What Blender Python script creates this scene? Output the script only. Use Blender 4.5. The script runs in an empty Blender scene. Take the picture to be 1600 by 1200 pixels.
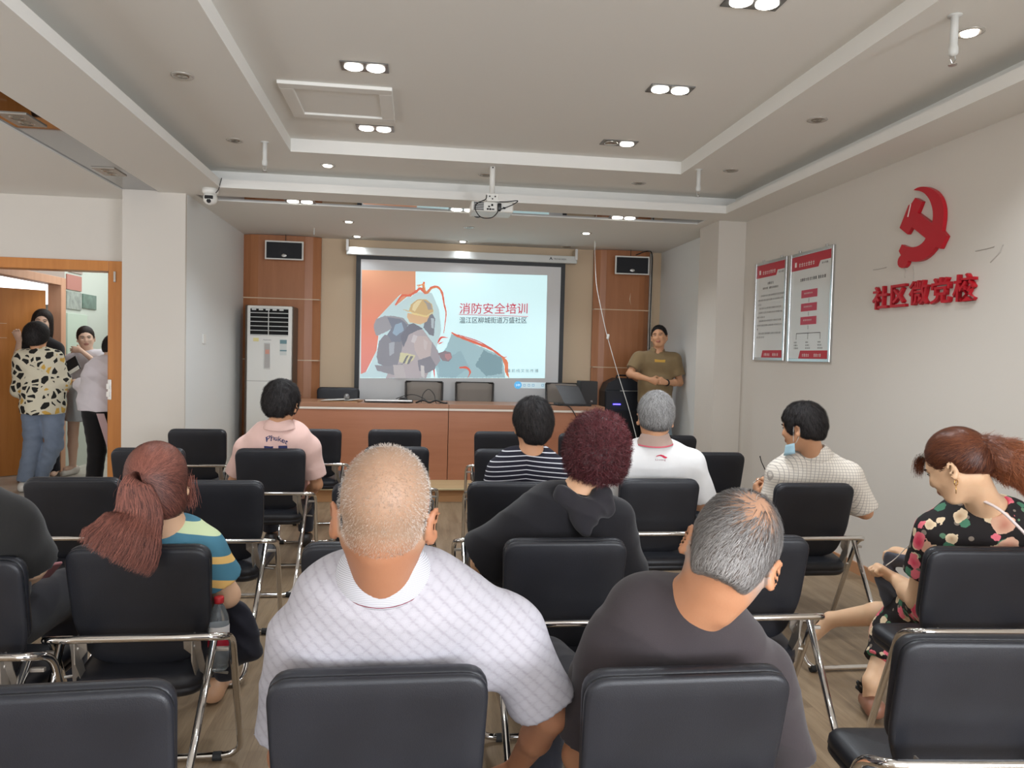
import bpy, bmesh, math, random
import numpy as np
from mathutils import Vector, Matrix, noise
from mathutils.kdtree import KDTree
PI = math.pi
C = bpy.context.scene.collection
SC = bpy.context.scene
random.seed(7)
# ------------------------------------------------------------------ camera
FPX, CAM_H = 1165.35, 1.5
_yaw, _pit, _rol = .130343, -.0376367, .0246865
_cy, _sy, _cp, _sp, _cr, _sr = math.cos(_yaw), math.sin(_yaw), math.cos(_pit), math.sin(_pit), math.cos(_rol), math.sin(_rol)
_f = Vector((_sy*_cp, _cy*_cp, _sp)); _r = Vector((_cy, -_sy, 0)); _u = _r.cross(_f)
_r2 = _cr*_r + _sr*_u; _u2 = -_sr*_r + _cr*_u
cam_d = bpy.data.cameras.new('camera'); cam = bpy.data.objects.new('camera', cam_d); C.objects.link(cam)
cam.matrix_world = Matrix(((_r2.x, _u2.x, -_f.x, 0), (_r2.y, _u2.y, -_f.y, 0), (_r2.z, _u2.z, -_f.z, CAM_H), (0, 0, 0, 1)))
cam_d.sensor_width = 36; cam_d.lens = FPX/1600*36; cam_d.clip_start = .05; cam_d.clip_end = 60
SC.camera = cam

def at(x, y, X=None, Y=None, Z=None):
    """point of the place seen at photo pixel (x, y), at a known X, Y or Z"""
    d = _r2*((x-800)/FPX) - _u2*((y-600)/FPX) + _f
    t = X/d.x if X is not None else Y/d.y if Y is not None else (Z-CAM_H)/d.z
    return Vector((d.x*t, d.y*t, d.z*t+CAM_H))

# ------------------------------------------------------------------ light and exposure
vs = SC.view_settings
vs.view_transform = 'Standard'; vs.look = 'None'; vs.gamma = 1; vs.use_curve_mapping = False; vs.exposure = 0.60
SC.cycles.max_bounces = 8; SC.cycles.diffuse_bounces = 5; SC.cycles.glossy_bounces = 3
SC.cycles.use_denoising = True; SC.cycles.sample_clamp_indirect = 4
w = bpy.data.worlds.new('sky'); SC.world = w; w.use_nodes = True
bg = w.node_tree.nodes['Background']; bg.inputs[0].default_value = (.86, .93, 1, 1); bg.inputs[1].default_value = 1.0

def area(name, loc, rot, sx, sy, power, col=(1, 1, 1), spread=180):
    d = bpy.data.lights.new(name, 'AREA'); d.shape = 'RECTANGLE'; d.size = sx; d.size_y = sy
    d.energy = power; d.color = col; d.spread = math.radians(spread)
    o = bpy.data.objects.new(name, d); C.objects.link(o); o.location = loc; o.rotation_euler = rot
    return o
# daylight coming in through the windows behind the camera; the left side and hall lights are added fill
area('window_daylight', (.2, -6.85, 1.6), (math.radians(90), 0, 0), 5.6, 2.0, 190, (.90, .96, 1.05))
area('right_window_daylight', (3.12, -3.1, 1.6), (0, math.radians(90), 0), 2.0, 4.2, 340, (.92, .96, 1.03))
area('side_fill', (-5.5, 1.6, 1.55), (0, math.radians(-90), 0), 2.2, 9.5, 58, (.95, .97, 1.0))  # added fill in front of the solid left wall, evens out the room
area('hall_fill', (-3.1, 9.8, 2.75), (0, 0, 0), 1.6, 2.6, 30, (.95, .98, 1))  # added fill under the hall ceiling

# ------------------------------------------------------------------ helpers
def link(name, me, mat=None, parent=None, loc=None):
    o = bpy.data.objects.new(name, me); C.objects.link(o)
    if mat is not None:
        for m in (mat if isinstance(mat, (list, tuple)) else [mat]): me.materials.append(m)
    if parent is not None: o.parent = parent
    if loc is not None: o.location = loc
    return o
def obj(name, bm, mat=None, parent=None, loc=None, smooth=False, fix=True):
    me = bpy.data.meshes.new(name)
    if fix: bmesh.ops.recalc_face_normals(bm, faces=bm.faces)
    bm.to_mesh(me); bm.free()
    if smooth:
        for p in me.polygons: p.use_smooth = True
    return link(name, me, mat, parent, loc)
def tag(o, label, cat, group=None, kind=None):
    o['label'] = label; o['category'] = cat
    if group: o['group'] = group
    if kind: o['kind'] = kind
    return o
def thing(name, label, cat, loc=(0, 0, 0), rz=0, group=None):
    o = bpy.data.objects.new(name, None); o.empty_display_size = .1; C.objects.link(o)
    o.location = loc; o.rotation_euler = (0, 0, rz)
    return tag(o, label, cat, group)
def struct(name, bm, m, parent=None, smooth=False):
    o = obj(name, bm, m, parent, smooth=smooth)
    if parent is None: o['kind'] = 'structure'
    return o
def dup(root, loc, rz=0, label=None, group=None, name=None):
    r = root.copy(); C.objects.link(r); r.location = loc; r.rotation_euler = (0, 0, rz)
    if label: r['label'] = label
    if group: r['group'] = group
    for ch in list(root.children):
        c = ch.copy(); C.objects.link(c); c.parent = r
        for g in ch.children:
            d = g.copy(); C.objects.link(d); d.parent = c
    return r
def box(bm, x0, x1, y0, y1, z0, z1, bev=0, seg=2):
    vs_ = [bm.verts.new(p) for p in ((x0, y0, z0), (x1, y0, z0), (x1, y1, z0), (x0, y1, z0), (x0, y0, z1), (x1, y0, z1), (x1, y1, z1), (x0, y1, z1))]
    fs = [bm.faces.new([vs_[i] for i in q]) for q in ((3, 2, 1, 0), (4, 5, 6, 7), (0, 1, 5, 4), (1, 2, 6, 5), (2, 3, 7, 6), (3, 0, 4, 7))]
    if bev:
        es = list({e for f in fs for e in f.edges})
        bmesh.ops.bevel(bm, geom=es, offset=bev, segments=seg, affect='EDGES', profile=.5)
    return bm
def B(x0, x1, y0, y1, z0, z1, bev=0, seg=2):
    return box(bmesh.new(), x0, x1, y0, y1, z0, z1, bev, seg)
def lathe(bm, prof, c=(0, 0, 0), n=24, M=None):
    """surface of revolution about z of (r, z) pairs"""
    M = M or Matrix.Identity(4); rings = []
    for r, z in prof:
        if r < 1e-6: rings.append([bm.verts.new(M @ Vector((c[0], c[1], c[2]+z)))])
        else: rings.append([bm.verts.new(M @ Vector((c[0]+r*math.cos(2*PI*i/n), c[1]+r*math.sin(2*PI*i/n), c[2]+z))) for i in range(n)])
    for a, b in zip(rings, rings[1:]):
        for i in range(n):
            j = (i+1) % n
            if len(a) == 1 and len(b) == 1: continue
            if len(a) == 1: bm.faces.new((a[0], b[i], b[j]))
            elif len(b) == 1: bm.faces.new((a[i], b[0], a[j]))
            else: bm.faces.new((a[i], a[j], b[j], b[i]))
    return bm
def fillet(pts, r, seg=5):
    pts = [Vector(p) for p in pts]; out = [pts[0]]
    for i in range(1, len(pts)-1):
        a, b, c = pts[i-1], pts[i], pts[i+1]; d1 = (a-b); d2 = (c-b)
        rr = min(r, d1.length*.49, d2.length*.49); p1 = b+d1.normalized()*rr; p2 = b+d2.normalized()*rr
        for k in range(seg+1):
            t = k/seg; out.append((1-t)**2*p1+2*t*(1-t)*b+t*t*p2)
    out.append(pts[-1]); return out
def tube(bm, pts, r, n=10, caps=True):
    pts = [Vector(p) for p in pts]; rr = r if isinstance(r, (list, tuple)) else [r]*len(pts)
    t0 = (pts[1]-pts[0]).normalized(); up = Vector((0, 0, 1)) if abs(t0.z) < .9 else Vector((1, 0, 0))
    nrm = t0.cross(up).normalized(); rings = []
    for i, p in enumerate(pts):
        t = ((pts[min(i+1, len(pts)-1)]-pts[max(i-1, 0)])).normalized()
        nrm = (nrm - t*nrm.dot(t)).normalized(); bn = t.cross(nrm)
        rings.append([bm.verts.new(p+(nrm*math.cos(2*PI*k/n)+bn*math.sin(2*PI*k/n))*rr[i]) for k in range(n)])
    for a, b in zip(rings, rings[1:]):
        for k in range(n): bm.faces.new((a[k], a[(k+1) % n], b[(k+1) % n], b[k]))
    if caps: bm.faces.new(rings[0][::-1]); bm.faces.new(rings[-1])
    return bm
def spline(pts, n=6):
    """Catmull-Rom through the points"""
    P = [Vector(p) for p in pts]; P = [2*P[0]-P[1]]+P+[2*P[-1]-P[-2]]; out = []
    for i in range(1, len(P)-2):
        for k in range(n):
            t = k/n; out.append(.5*((2*P[i])+(-P[i-1]+P[i+1])*t+(2*P[i-1]-5*P[i]+4*P[i+1]-P[i+2])*t*t+(-P[i-1]+3*P[i]-3*P[i+1]+P[i+2])*t**3))
    out.append(P[-2]); return out
def poly(bm, pts, d):
    """flat polygon extruded by the vector d"""
    d = Vector(d); a = [bm.verts.new(p) for p in pts]; b = [bm.verts.new(Vector(p)+d) for p in pts]
    fa = bm.faces.new(a); fb = bm.faces.new(b[::-1]); n = len(a); fa.normal_update(); fb.normal_update()
    for i in range(n): bm.faces.new((a[i], a[(i+1) % n], b[(i+1) % n], b[i]))
    bmesh.ops.triangulate(bm, faces=[fa, fb])
    return bm
def text(name, s, size, mat, M, parent=None, depth=.001, offset=0, bold_res=3, fit=None, align='LEFT'):
    """letters as a mesh standing in the plane given by matrix M (x along, y up, z out)"""
    cu = bpy.data.curves.new(name, 'FONT'); cu.body = s; cu.size = size; cu.extrude = depth/2; cu.offset = offset
    cu.resolution_u = bold_res; cu.align_x = align
    o = bpy.data.objects.new(name, cu); C.objects.link(o)
    bpy.context.view_layer.update()
    me = bpy.data.meshes.new_from_object(o.evaluated_get(bpy.context.evaluated_depsgraph_get()))
    bpy.data.objects.remove(o); bpy.data.curves.remove(cu)
    me.materials.clear()
    if fit:
        xs = [v.co.x for v in me.vertices]; ys = [v.co.y for v in me.vertices]
        if xs:
            x0, x1, y0, y1 = min(xs), max(xs), min(ys), max(ys)
            for v in me.vertices:
                v.co.x = (v.co.x-x0)/(x1-x0)*fit[0]; v.co.y = (v.co.y-y0)/(y1-y0)*fit[1]
    me.transform(M); me.name = name
    return link(name, me, mat, parent)
def frame_m(origin, xdir, ydir):
    x = Vector(xdir).normalized(); y = Vector(ydir).normalized(); z = x.cross(y)
    return Matrix(((x.x, y.x, z.x, origin[0]), (x.y, y.y, z.y, origin[1]), (x.z, y.z, z.z, origin[2]), (0, 0, 0, 1)))

# ------------------------------------------------------------------ materials
def srgb(r, g, b):
    f = lambda c: (c/255/12.92) if c/255 <= .04045 else ((c/255+.055)/1.055)**2.4
    return (f(r), f(g), f(b), 1)
_mats = {}
def mat(name, col, rough=.5, metal=0, spec=.5, bump=0, bscale=200, vary=0, vscale=3, emit=None, estr=0, coat=0, stretch=None, trans=0, ior=1.45, sheen=0):
    if name in _mats: return _mats[name]
    m = bpy.data.materials.new(name); m.use_nodes = True; nt = m.node_tree; p = nt.nodes['Principled BSDF']
    c = srgb(*col) if len(col) == 3 else col
    p.inputs['Base Color'].default_value = c; p.inputs['Roughness'].default_value = rough
    p.inputs['Metallic'].default_value = metal; p.inputs['Specular IOR Level'].default_value = spec
    p.inputs['Coat Weight'].default_value = coat; p.inputs['Transmission Weight'].default_value = trans; p.inputs['IOR'].default_value = ior
    p.inputs['Sheen Weight'].default_value = sheen
    if emit: p.inputs['Emission Color'].default_value = srgb(*emit); p.inputs['Emission Strength'].default_value = estr
    tc = nt.nodes.new('ShaderNodeTexCoord'); co = tc.outputs['Object']
    if stretch:
        mp = nt.nodes.new('ShaderNodeMapping'); mp.inputs['Scale'].default_value = stretch
        nt.links.new(co, mp.inputs[0]); co = mp.outputs[0]
    if bump:
        n = nt.nodes.new('ShaderNodeTexNoise'); n.inputs['Scale'].default_value = bscale; n.inputs['Detail'].default_value = 3
        b = nt.nodes.new('ShaderNodeBump'); b.inputs['Strength'].default_value = bump; b.inputs['Distance'].default_value = .002
        nt.links.new(co, n.inputs['Vector']); nt.links.new(n.outputs[0], b.inputs['Height']); nt.links.new(b.outputs[0], p.inputs['Normal'])
    if vary:
        n = nt.nodes.new('ShaderNodeTexNoise'); n.inputs['Scale'].default_value = vscale; n.inputs['Detail'].default_value = 4
        r = nt.nodes.new('ShaderNodeMapRange'); r.inputs[3].default_value = 1-vary; r.inputs[4].default_value = 1+vary
        r.inputs[1].default_value = .3; r.inputs[2].default_value = .7
        x = nt.nodes.new('ShaderNodeMix'); x.data_type = 'RGBA'; x.blend_type = 'MULTIPLY'; x.inputs[0].default_value = 1
        x.inputs[6].default_value = c
        nt.links.new(co, n.inputs['Vector']); nt.links.new(n.outputs[0], r.inputs[0]); nt.links.new(r.outputs[0], x.inputs[7]); nt.links.new(x.outputs[2], p.inputs['Base Color'])
    _mats[name] = m
    return m
class NT:
    """small helper for writing node materials"""
    def __init__(s, name, rough=.6, spec=.3):
        s.m = bpy.data.materials.new(name); s.m.use_nodes = True; s.t = s.m.node_tree; s.p = s.t.nodes['Principled BSDF']
        s.p.inputs['Roughness'].default_value = rough; s.p.inputs['Specular IOR Level'].default_value = spec
        s.tc = s.t.nodes.new('ShaderNodeTexCoord'); s.obj = s.tc.outputs['Object']
    def put(s, i, v):
        if v is None: return
        if hasattr(v, 'is_output'): s.t.links.new(v, i)
        else:
            try: i.default_value = v
            except Exception: i.default_value = (*v[:3],)
    def math(s, op, a, b=None, c=None, clamp=False):
        n = s.t.nodes.new('ShaderNodeMath'); n.operation = op; n.use_clamp = clamp
        s.put(n.inputs[0], a); s.put(n.inputs[1], b); s.put(n.inputs[2], c); return n.outputs[0]
    def mix(s, f, a, b, bt='MIX'):
        n = s.t.nodes.new('ShaderNodeMix'); n.data_type = 'RGBA'; n.blend_type = bt
        s.put(n.inputs[0], f); s.put(n.inputs[6], a); s.put(n.inputs[7], b); return n.outputs[2]
    def noise(s, scale, v=None, detail=3, out=0):
        n = s.t.nodes.new('ShaderNodeTexNoise'); n.inputs['Scale'].default_value = scale; n.inputs['Detail'].default_value = detail
        s.put(n.inputs['Vector'], v or s.obj); return n.outputs[out]
    def map(s, v=None, scale=(1, 1, 1), rot=(0, 0, 0), loc=(0, 0, 0)):
        n = s.t.nodes.new('ShaderNodeMapping'); n.inputs['Scale'].default_value = scale; n.inputs['Rotation'].default_value = rot; n.inputs['Location'].default_value = loc
        s.put(n.inputs[0], v or s.obj); return n.outputs[0]
    def vor(s, scale, v=None, feature='F1', rnd=1):
        n = s.t.nodes.new('ShaderNodeTexVoronoi'); n.feature = feature; n.inputs['Scale'].default_value = scale; n.inputs['Randomness'].default_value = rnd
        s.put(n.inputs['Vector'], v or s.obj); return n
    def sep(s, v=None):
        n = s.t.nodes.new('ShaderNodeSeparateXYZ'); s.put(n.inputs[0], v or s.obj); return n.outputs
    def ramp(s, f, stops, interp='LINEAR'):
        n = s.t.nodes.new('ShaderNodeValToRGB'); n.color_ramp.interpolation = interp; e = n.color_ramp.elements
        while len(e) < len(stops): e.new(.5)
        for i, (q, c) in enumerate(stops): e[i].position = q; e[i].color = c
        s.put(n.inputs[0], f); return n.outputs[0]
    def attr(s, name):
        n = s.t.nodes.new('ShaderNodeAttribute'); n.attribute_name = name; return n
    def warp(s, amt, scale, v=None):
        n = s.noise(scale, v, out=1); sub = s.t.nodes.new('ShaderNodeVectorMath'); sub.operation = 'SUBTRACT'; s.put(sub.inputs[0], n); sub.inputs[1].default_value = (.5, .5, .5)
        sc = s.t.nodes.new('ShaderNodeVectorMath'); sc.operation = 'SCALE'; s.put(sc.inputs[0], sub.outputs[0]); sc.inputs['Scale'].default_value = amt
        ad = s.t.nodes.new('ShaderNodeVectorMath'); ad.operation = 'ADD'; s.put(ad.inputs[0], v or s.obj); s.put(ad.inputs[1], sc.outputs[0]); return ad.outputs[0]
    def col(s, c): s.put(s.p.inputs['Base Color'], c); return s
    def bump(s, h, st=.3, dist=.002):
        b = s.t.nodes.new('ShaderNodeBump'); b.inputs['Strength'].default_value = st; b.inputs['Distance'].default_value = dist
        s.put(b.inputs['Height'], h); s.t.links.new(b.outputs[0], s.p.inputs['Normal']); return s

M_wall = mat('wall_paint', (210, 204, 195), .85, spec=.2, bump=.12, bscale=60, vary=.012, vscale=1.5)
M_ceil = mat('ceiling_paint', (231, 230, 225), .9, spec=.15, bump=.05, bscale=80)
M_stagewall = mat('stage_wall_paint', (226, 228, 226), .85, spec=.2, bump=.1, bscale=60)
M_cream = mat('cream_wall_paint', (212, 190, 162), .75, spec=.25, bump=.1, bscale=60)
M_white = mat('white_plastic', (225, 224, 218), .35)
M_case = mat('grey_white_metal', (205, 206, 202), .4)
M_black = mat('black_plastic', (24, 24, 26), .4)
M_rubber = mat('black_rubber', (30, 30, 30), .7)
M_leather = mat('black_leatherette', (34, 35, 40), .40, spec=.45, bump=.22, bscale=420, vary=.15, vscale=6)
M_chrome = mat('chrome', (222, 220, 218), .09, metal=1)
M_steel = mat('brushed_steel', (190, 188, 184), .32, metal=1)
M_plate = mat('bracket_steel', (176, 170, 162), .42, metal=.75)
M_alu = mat('aluminium', (205, 207, 208), .22, metal=1)
M_mirror = mat('black_mirror_glass', (14, 12, 12), .03, spec=1.0, coat=.6)
M_red = mat('red_acrylic', (186, 28, 42), .3, spec=.4)
M_dark = mat('dark_void', (10, 10, 10), .8)
def wood(name, base, dark, axis='Z', scale=1.0, rough=.4, contrast=.5):
    n = NT(name, rough, .35)
    st = {'Z': (9, 9, .7), 'X': (.7, 9, 9), 'Y': (9, .7, 9)}[axis]
    v = n.map(scale=tuple(k*scale for k in st))
    a = n.noise(2.2, n.warp(.25, 1.3, v), 6); f = n.noise(14, n.map(scale=tuple(k*scale*(3 if k > 1 else 1) for k in st)), 4)
    h = n.math('ADD', n.math('MULTIPLY', a, .75), n.math('MULTIPLY', f, .25))
    n.col(n.ramp(h, [(.5-contrast*.35, srgb(*dark)), (.5+contrast*.3, srgb(*base))])); n.bump(f, .08)
    return n.m
M_panel = wood('orange_veneer_panel', (178, 121, 82), (160, 104, 68), 'Z', .8, .35, .7)
M_desk = wood('desk_veneer', (181, 124, 95), (168, 111, 83), 'X', .8, .35, .7)
M_desk_top = wood('desk_top_veneer', (172, 128, 100), (158, 114, 88), 'X', .8, .3, .7)
M_door = wood('door_veneer', (204, 136, 70), (184, 116, 56), 'Z', .9, .35, .7)
M_doorlight = wood('door_edge_veneer', (206, 160, 130), (190, 144, 114), 'Z', .9, .4, .7)
def floor_mat():
    n = NT('wood_floor', .38, .35)
    br = n.t.nodes.new('ShaderNodeTexBrick'); n.put(br.inputs['Vector'], n.map(rot=(0, 0, PI/2)))
    br.inputs['Scale'].default_value = 1; br.inputs['Brick Width'].default_value = 1.2; br.inputs['Row Height'].default_value = .195
    br.inputs['Mortar Size'].default_value = .0015; br.inputs['Mortar Smooth'].default_value = .2
    br.inputs['Color1'].default_value = (.2, .2, .2, 1); br.inputs['Color2'].default_value = (.8, .8, .8, 1); br.inputs['Mortar'].default_value = (0, 0, 0, 1)
    cell = br.outputs['Color']
    off = n.t.nodes.new('ShaderNodeVectorMath'); off.operation = 'MULTIPLY_ADD'
    n.put(off.inputs[0], cell); off.inputs[1].default_value = (7, 13, 3); n.put(off.inputs[2], n.obj)
    g = n.noise(2.4, n.warp(.35, 1.1, n.map(off.outputs[0], (9, .75, 1))), 6)
    g2 = n.noise(16, n.map(off.outputs[0], (14, .9, 1)), 4)
    h = n.math('ADD', n.math('MULTIPLY', g, .7), n.math('MULTIPLY', g2, .3))
    c = n.ramp(h, [(.3, srgb(112, 94, 74)), (.5, srgb(136, 116, 92)), (.7, srgb(154, 134, 109))])
    c = n.mix(.35, c, n.mix(1, c, n.ramp(n.sep(cell)[0], [(0, (.72, .72, .72, 1)), (1, (1.1, 1.08, 1.05, 1))]), 'MULTIPLY'))
    n.col(n.mix(n.math('MULTIPLY', br.outputs['Fac'], .55), c, srgb(110, 88, 68))); n.bump(g2, .06)
    return n.m
M_floor = floor_mat()
def tile_mat():
    n = NT('pale_floor_tile', .25, .4); br = n.t.nodes.new('ShaderNodeTexBrick'); n.put(br.inputs['Vector'], n.obj)
    br.offset = 0; br.inputs['Scale'].default_value = 1; br.inputs['Brick Width'].default_value = .8; br.inputs['Row Height'].default_value = .8; br.inputs['Mortar Size'].default_value = .003
    br.inputs['Color1'].default_value = srgb(196, 190, 180); br.inputs['Color2'].default_value = srgb(190, 184, 174); br.inputs['Mortar'].default_value = srgb(150, 144, 136)
    n.col(n.mix(.25, br.outputs['Color'], n.ramp(n.noise(6, detail=6), [(.3, srgb(170, 164, 154)), (.7, srgb(215, 210, 202))])))
    return n.m
M_tile = tile_mat()
# ------------------------------------------------------------------ the room
Z0, ZC, ZT = 2.86, 3.03, 3.13           # soffit, main ceiling, raised tray
XR, XL, YB = 3.18, -5.6, 9.27           # right wall, far left wall, back wall
YREAR = -7.0
struct('floor', B(XL, 3.3, YREAR-.1, 9.4, -.1, 0), M_floor)
struct('floor_hall', B(XL, -2.56, 7.4, 12.2, -.1, .004), M_tile)
bm = B(XR, XR+.12, -.9, 9.4, 0, 3.3); box(bm, XR, XR+.12, YREAR, -5.3, 0, 3.3); box(bm, XR, XR+.12, -5.3, -.9, 0, .55); box(bm, XR, XR+.12, -5.3, -.9, 2.65, 3.3); struct('wall_right', bm, M_wall)
bm = bmesh.new()
for y in (-5.3, -3.85, -2.4, -.96): box(bm, XR+.03, XR+.08, y, y+.06, .55, 2.65)
for z in (.55, 2.59): box(bm, XR+.03, XR+.08, -5.3, -.9, z, z+.06)
struct('window_2', bm, M_white)
# stage side walls and pillars
struct('wall_pillar_left', B(-2.56, -2.031, 6.96, 7.0, 0, 2.97), M_wall); struct('wall_stage_left', B(-2.56, -2.03, 7.0, YB+.1, 0, 2.97), M_stagewall)
struct('wall_stage_right', B(3.1, XR-.001, 7.45, YB, 0, 2.95), M_stagewall)
struct('wall_pillar_right', B(2.9, XR-.001, 6.97, 7.45, 0, 2.95), M_wall)
struct('wall_back', B(-2.03, 3.3, YB, YB+.12, 0, 2.97), M_cream)
# wall round the doorway on the left
DY = 7.38
struct('wall_left', B(-2.82, -2.561, DY, DY+.14, 0, 3.0), M_wall)
bm = bmesh.new(); box(bm, XL, -2.82, DY, DY+.14, 2.28, 3.0); struct('wall_left_upper', bm, M_wall)
struct('wall_left_far', B(XL, -4.52, DY, DY+.14, 0, 2.28), M_wall)
struct('wall_side', B(XL-.12, XL, YREAR, 12.2, 0, 3.3), M_wall)
# rear wall with window openings behind the camera
bm = bmesh.new(); box(bm, XL, XR, YREAR-.14, YREAR, 0, .55); box(bm, XL, XR, YREAR-.14, YREAR, 2.55, 3.3)
box(bm, XL, -2.7, YREAR-.14, YREAR, .55, 2.55); box(bm, 3.05, XR, YREAR-.14, YREAR, .55, 2.55)
struct('wall_rear', bm, M_wall)
bm = bmesh.new()
for x in (-2.7, -1.3, .1, 1.5, 2.99): box(bm, x, x+.06, YREAR-.1, YREAR-.04, .55, 2.55)
for z in (.55, 1.9, 2.49): box(bm, -2.7, 3.05, YREAR-.1, YREAR-.04, z, z+.06)
struct('window_1', bm, M_white)
# ceiling: outer soffit ring, cove lip, main ceiling, raised tray
def ceiling():
    bm = bmesh.new()
    lx0, lx1, ly1 = -1.66, 2.82, 6.62
    # soffit slabs (underside at Z0)
    box(bm, lx1, XR, YREAR, 6.62, Z0, Z0+.035); box(bm, -2.25, lx0, YREAR, 6.62, Z0, Z0+.035)
    box(bm, -2.25, XR, ly1, 6.99, Z0, Z0+.035)
    box(bm, -2.03, 2.9, 7.22, YB, Z0, Z0+.035); box(bm, 2.9, 3.1, 7.4, YB, Z0, Z0+.035)
    box(bm, -2.56, -1.955, 6.99, 7.22, Z0+.001, Z0+.036); box(bm, 2.78, XR, 6.99, 7.22, Z0+.001, Z0+.036)
    box(bm, XL, -2.56, YREAR, DY, Z0, Z0+.035)
    # cove lip
    box(bm, lx1-.002, lx1+.02, YREAR, ly1, Z0-.0008, Z0+.07); box(bm, lx0-.02, lx0+.002, YREAR, ly1, Z0-.0008, Z0+.07); box(bm, lx0+.002, lx1-.002, ly1-.002, ly1+.02, Z0-.0008, Z0+.07)
    # cove risers
    box(bm, lx1+.15, lx1+.17, YREAR, ly1+.15, Z0+.02, ZC+.01); box(bm, lx0-.17, lx0-.15, YREAR, ly1+.15, Z0+.02, ZC+.01)
    box(bm, lx0-.17, lx1+.17, ly1+.15, ly1+.17, Z0+.02, ZC+.01)
    # main ceiling ring and tray
    tx0, tx1, ty1 = -.98, 2.145, 5.98
    box(bm, lx0-.17, tx0, YREAR, ly1+.17, ZC, ZC+.02); box(bm, tx1, lx1+.17, YREAR, ly1+.17, ZC, ZC+.02); box(bm, tx0, tx1, ty1, ly1+.17, ZC, ZC+.02)
    box(bm, tx0-.02, tx0+.002, YREAR, ty1, ZC-.0008, ZT+.01); box(bm, tx1-.002, tx1+.02, YREAR, ty1, ZC-.0008, ZT+.01); box(bm, tx0+.002, tx1-.002, ty1-.002, ty1+.02, ZC-.0008, ZT+.01)
    box(bm, tx0-.01, tx1+.01, YREAR, ty1+.01, ZT, ZT+.02)
    struct('ceiling', bm, M_ceil)
ceiling()
# black mirror strips let into the soffit
struct('trim_1', B(-2.56, -2.25, YREAR, 6.96, Z0+.012, Z0+.03), M_mirror)
struct('trim_2', B(-1.955, 2.78, 6.99, 7.22, Z0+.012, Z0+.03), M_mirror)
struct('baseboard_right', B(XR-.015, XR, YREAR, 6.97, 0, .08), mat('skirting', (176, 128, 92), .45))
# platform under the stage
bm = B(-2.03, 3.1, 7.56, YB, 0, .12); struct('floor_stage', bm, wood('stage_riser_wood', (190, 144, 100), (166, 120, 80), 'X', .8, .4, .8))
struct('floor_stage_top', B(-2.03, 3.1, 7.53, YB, .12, .14), wood('stage_top_wood', (196, 172, 132), (180, 154, 114), 'X', .8, .4, .8))
struct('trim_3', B(-2.03, 3.1, 7.515, 7.53, .128, .142), mat('nosing', (206, 190, 150), .35))
# hall beyond the doorway
struct('wall_hall_left', B(-4.22, -4.1, 9.42, 12.2, 0, 2.9), mat('hall_wall_paint', (190, 198, 188), .8))
struct('wall_hall_left_near', B(-4.22, -4.1, 7.52, 7.75, 0, 2.9), M_wall)
struct('wall_hall_left_upper', B(-4.22, -4.1, 7.75, 9.42, 2.28, 2.9), mat('hall_beam_paint', (165, 152, 142), .8))
struct('wall_hall_end', B(XL, -2.5, 12.1, 12.2, 0, 2.9), M_wall)
struct('wall_hall_right', B(-2.56, -2.44, 9.27, 12.2, 0, 2.9), M_wall)
struct('ceiling_hall', B(XL, -2.56, DY+.14, 12.2, 2.9, 2.95), M_ceil)
# big door frame
fr = bmesh.new()
box(fr, -2.82, -2.565, DY-.03, DY+.17, 0, 2.285, .004); box(fr, -4.6, -4.35, DY-.03, DY+.17, 0, 2.285, .004); box(fr, -4.35, -2.82, DY-.03, DY+.17, 2.19, 2.285, .004)
d1 = struct('door_1', fr, M_door)
bm = bmesh.new(); box(bm, -2.86, -2.82, DY+.06, DY+.17, 0, 2.19, .002); obj('door_stop', bm, M_door, d1)
# the strike plate and the small latch above it
bm = B(-2.822, -2.79, DY-.036, DY-.03, 1.0, 1.19, .003); box(bm, -2.83, -2.805, DY-.045, DY-.03, 1.03, 1.075); box(bm, -2.83, -2.805, DY-.045, DY-.03, 1.1, 1.15); obj('strike_plate', bm, M_steel, d1)
obj('latch', B(-2.775, -2.755, DY-.042, DY-.03, 2.09, 2.19, .004), M_plate, d1)
# second door in the hall's left wall, standing open
fr = bmesh.new(); box(fr, -4.23, -4.085, 9.3, 9.42, 0, 2.28, .003); box(fr, -4.23, -4.085, 7.75, 7.85, 0, 2.28, .003); box(fr, -4.23, -4.085, 7.85, 9.3, 2.19, 2.28, .003)
d2 = struct('door_2', fr, M_doorlight)
lf = B(-.95, 0, -.022, .022, .01, 2.12, .002); lf2 = obj('door_leaf', lf, M_door, d2); lf2.location = (-4.24, 9.26, 0); lf2.rotation_euler = (0, 0, math.radians(38))
bm = bmesh.new(); box(bm, -.62, -.38, -.026, -.021, 1.72, 1.725); box(bm, -.62, -.38, -.026, -.021, 1.56, 1.565); obj('inlay_line', bm, mat('pale_inlay', (214, 190, 160), .3), lf2)
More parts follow.
